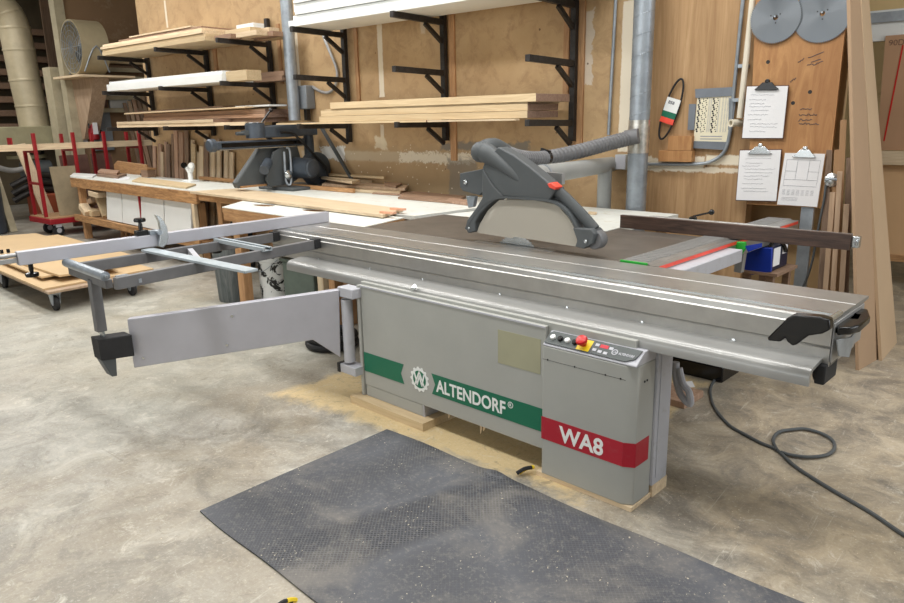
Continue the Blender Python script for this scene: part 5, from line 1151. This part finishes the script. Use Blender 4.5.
MB().box(XP+.005,XP+.10,a.y,b.y,b.z,a.z).build('panel_box',M['box_grey'],t,bevel=.008); d_=MB().box(XP+.10,XP+.108,a.y+.12,b.y-.12,b.z+.12,a.z-.1).build('panel_door',M['box_grey'],t,bevel=.003)
MB().box(XP+.108,XP+.115,b.y-.3,b.y-.2,b.z+.3,b.z+.36).build('door_latch',M['black'],d_)
a=Wx(93,122,XP+.25); b=Wx(94,140,XP+.25); c0=(a+b)/2; t=thing('fire_extinguisher','red fire extinguisher hanging below the fan shelf','fire extinguisher',b)
MB().lathe([(.07,0),(.085,.02),(.085,.40),(.06,.46),(.025,.48),(.025,.52)],(a.x,c0.y,b.z),n=18).build('cylinder',M['red'],t); MB().box(a.x+.07,a.x+.09,c0.y-.04,c0.y+.04,b.z+.1,b.z+.3).build('label_patch',M['paper'],t)
MB().bar((a.x,c0.y-.05,b.z+.53),(a.x,c0.y+.12,b.z+.58),.03,.02).build('trigger',M['black'],t)
MB().tube(smoothpts([(a.x,c0.y,b.z+.5),(a.x+.05,c0.y-.09,b.z+.45),(a.x+.08,c0.y-.1,b.z+.2)],4),.012,8).build('hose',M['black'],t)
# stock rack on the partition
t=thing('stock_rack','wall rack of horizontal rails holding boards and panels beside the fan','stock rack',(XP+.2,8,1.6))
for (px0,px1,py,r) in ((88,144,69.5,.035),(88,144,78,.03),(92,144,97.5,.035),(88,144,110,.04)):
    a=Wx(px0,py-.5,XP+.15); b=Wx(px1,py+1.0,XP+.15); z=(a.z+b.z)/2; MB().bar((XP+.15,a.y,z),(XP+.15,b.y,z),.05,.07).build('rail',M['post_paint'],t)
def wp(x0,y0,x1,y1,mt,nm,lb,X=XP+.02,th=.05):
    a=Wx(x0,y0,X);b=Wx(x1,y1,X); one(MB().box(X,X+th,a.y,b.y,b.z,a.z),nm,M[mt],lb,'panel')
wp(88,84,106,107,'brown_paper','brown_sheet','dark brown panel on the wall rack right of the fan shelf')
wp(106,84,131,108,'white_board','white_sheet','white panel on the wall rack below the white boards')
for k in range(4): wp(105,51+5*k-(8 if k==0 else 0),143,55.2+5*k,['tan_z','beige','poplar_x','dark_wood_x'][k],'stock_board','board held flat on the wall rack, %s'%['topmost','second from top','third from top','lowest'][k],XP+.0,.12)
# dust collector with its big duct
DX=-14.2
M['duct_cream']=plain('duct_cream',S(186,174,146),.38,.15,var=.08,scale=5)
dp=[Wx(x,y,DX) for x,y in ((-30,-8),(-8,2),(6,12),(14,28),(19,50),(25,80),(31,106),(35,128))]
for p in dp[4:]: pass
ye=dp[-1].y; xe=DX
dp=[Vector((DX,p.y,p.z)) for p in dp]
t=thing('dust_collector','beige dust collector cabinet with motor below, far left behind the cart','dust collector',(DX,5.3,0))
MB().tube(smoothpts(dp,6),.25,28).build('intake_duct',M['duct_cream'],t)
for i in (2,3,4,5,6): 
    dd=(dp[i+1]-dp[i]).normalized(); MB().lathe([(.256,-.02),(.262,0),(.256,.02)],dp[i],dd,28).build('duct_ring',M['duct_cream'],t)
a=Wx(0,127,DX+.4); b=Wx(69,146,DX+.4)
MB().box(DX-.6,DX+.4,4.3,b.y-.05,b.z,a.z+.0).build('cabinet',M['beige'],t,bevel=.01)
for x,y in ((DX-.55,4.4),(DX+.3,4.4),(DX-.55,b.y-.15),(DX+.3,b.y-.15)): MB().box(x,x+.06,y,y+.06,0,b.z).build('leg',M['rack_black'],t)
p=Wx(38,170,DX+.2); MB().cyl(p+Vector((0,-.25,0)),p+Vector((0,.2,0)),.17).box(p.x-.15,p.x+.15,p.y-.1,p.y+.15,p.z-.3,p.z-.12).build('motor',M['grey_dark'],t)
MB().lathe([(.32,0),(.32,.06)],(DX-.2,p.y,p.z+.2),n=20).build('collar',M['beige'],t)
for k,z in enumerate((.75,.62,.5)):
    one(MB().tube(smoothpts([(DX+.5,4.7,z-.12),(DX+.55,4.95,z),(DX+.5,5.2,z+.04),(DX+.45,5.55,z-.03)],5),.055,10),'loose_hose',M['rack_black'],'black corrugated hose draped before the dust collector, %s'%('topmost','middle','lowest')[k],'hose')
one(MB().tube(smoothpts([Wx(x,y,DX+.55) for x,y in ((-20,160),(0,168),(14,170.5),(30,167))],5),.045,10),'pale_hose',M['alu_flat'],'pale flexible hose passing left of the red cart','hose')
a=Wx(32,199,-13.9); one(MB().box(-14.0,-13.5,a.y-.05,a.y+.60,0,.46),'orange_crate',plain('rust_orange',S(150,72,44),.6),'rusty orange crate standing behind the red cart','crate',bevel=.02)
p=Wz(13,232); one(MB().bar((p.x,p.y,0),(p.x-.25,p.y-.12,1.5),.13,.10,up=(0,1,0)),'leaning_post',M['post_paint'],'pale square post leaning at the far left edge','post')
one(MB().lathe([(.26,0),(.28,.02),(.28,.75),(.26,.78)],Wz(2,235)+Vector((-.3,-.1,0)),n=24),'grey_drum',M['saw_blue'],'grey drum at the far left edge behind the leaning post','drum')
for k in range(9):
    z=1.3+.27*k; one(MB().box(-16.99,-16.6,3.0,9.5,z,z+.12),'stored_timber',M['dark_wood_x'],'dark timber length stored behind the big duct, %s up'%ORD[k].replace('lowest','first'),'timber','timber lengths behind the dust duct')
q=[Wx(38,-10,-15.2),Wx(57,-10,-15.2),Wx(62,60,-15.2),Wx(47,60,-15.2)]; q[2]=Vector((-15.2,q[2].y,0)); q[3]=Vector((-15.2,q[3].y,0)); one(MB().slab(q,(-.03,0,0)),'brown_sheet',M['dark_wood_z'],'tall dark brown sheet standing between the big duct and the post','panel')
random.seed(5)
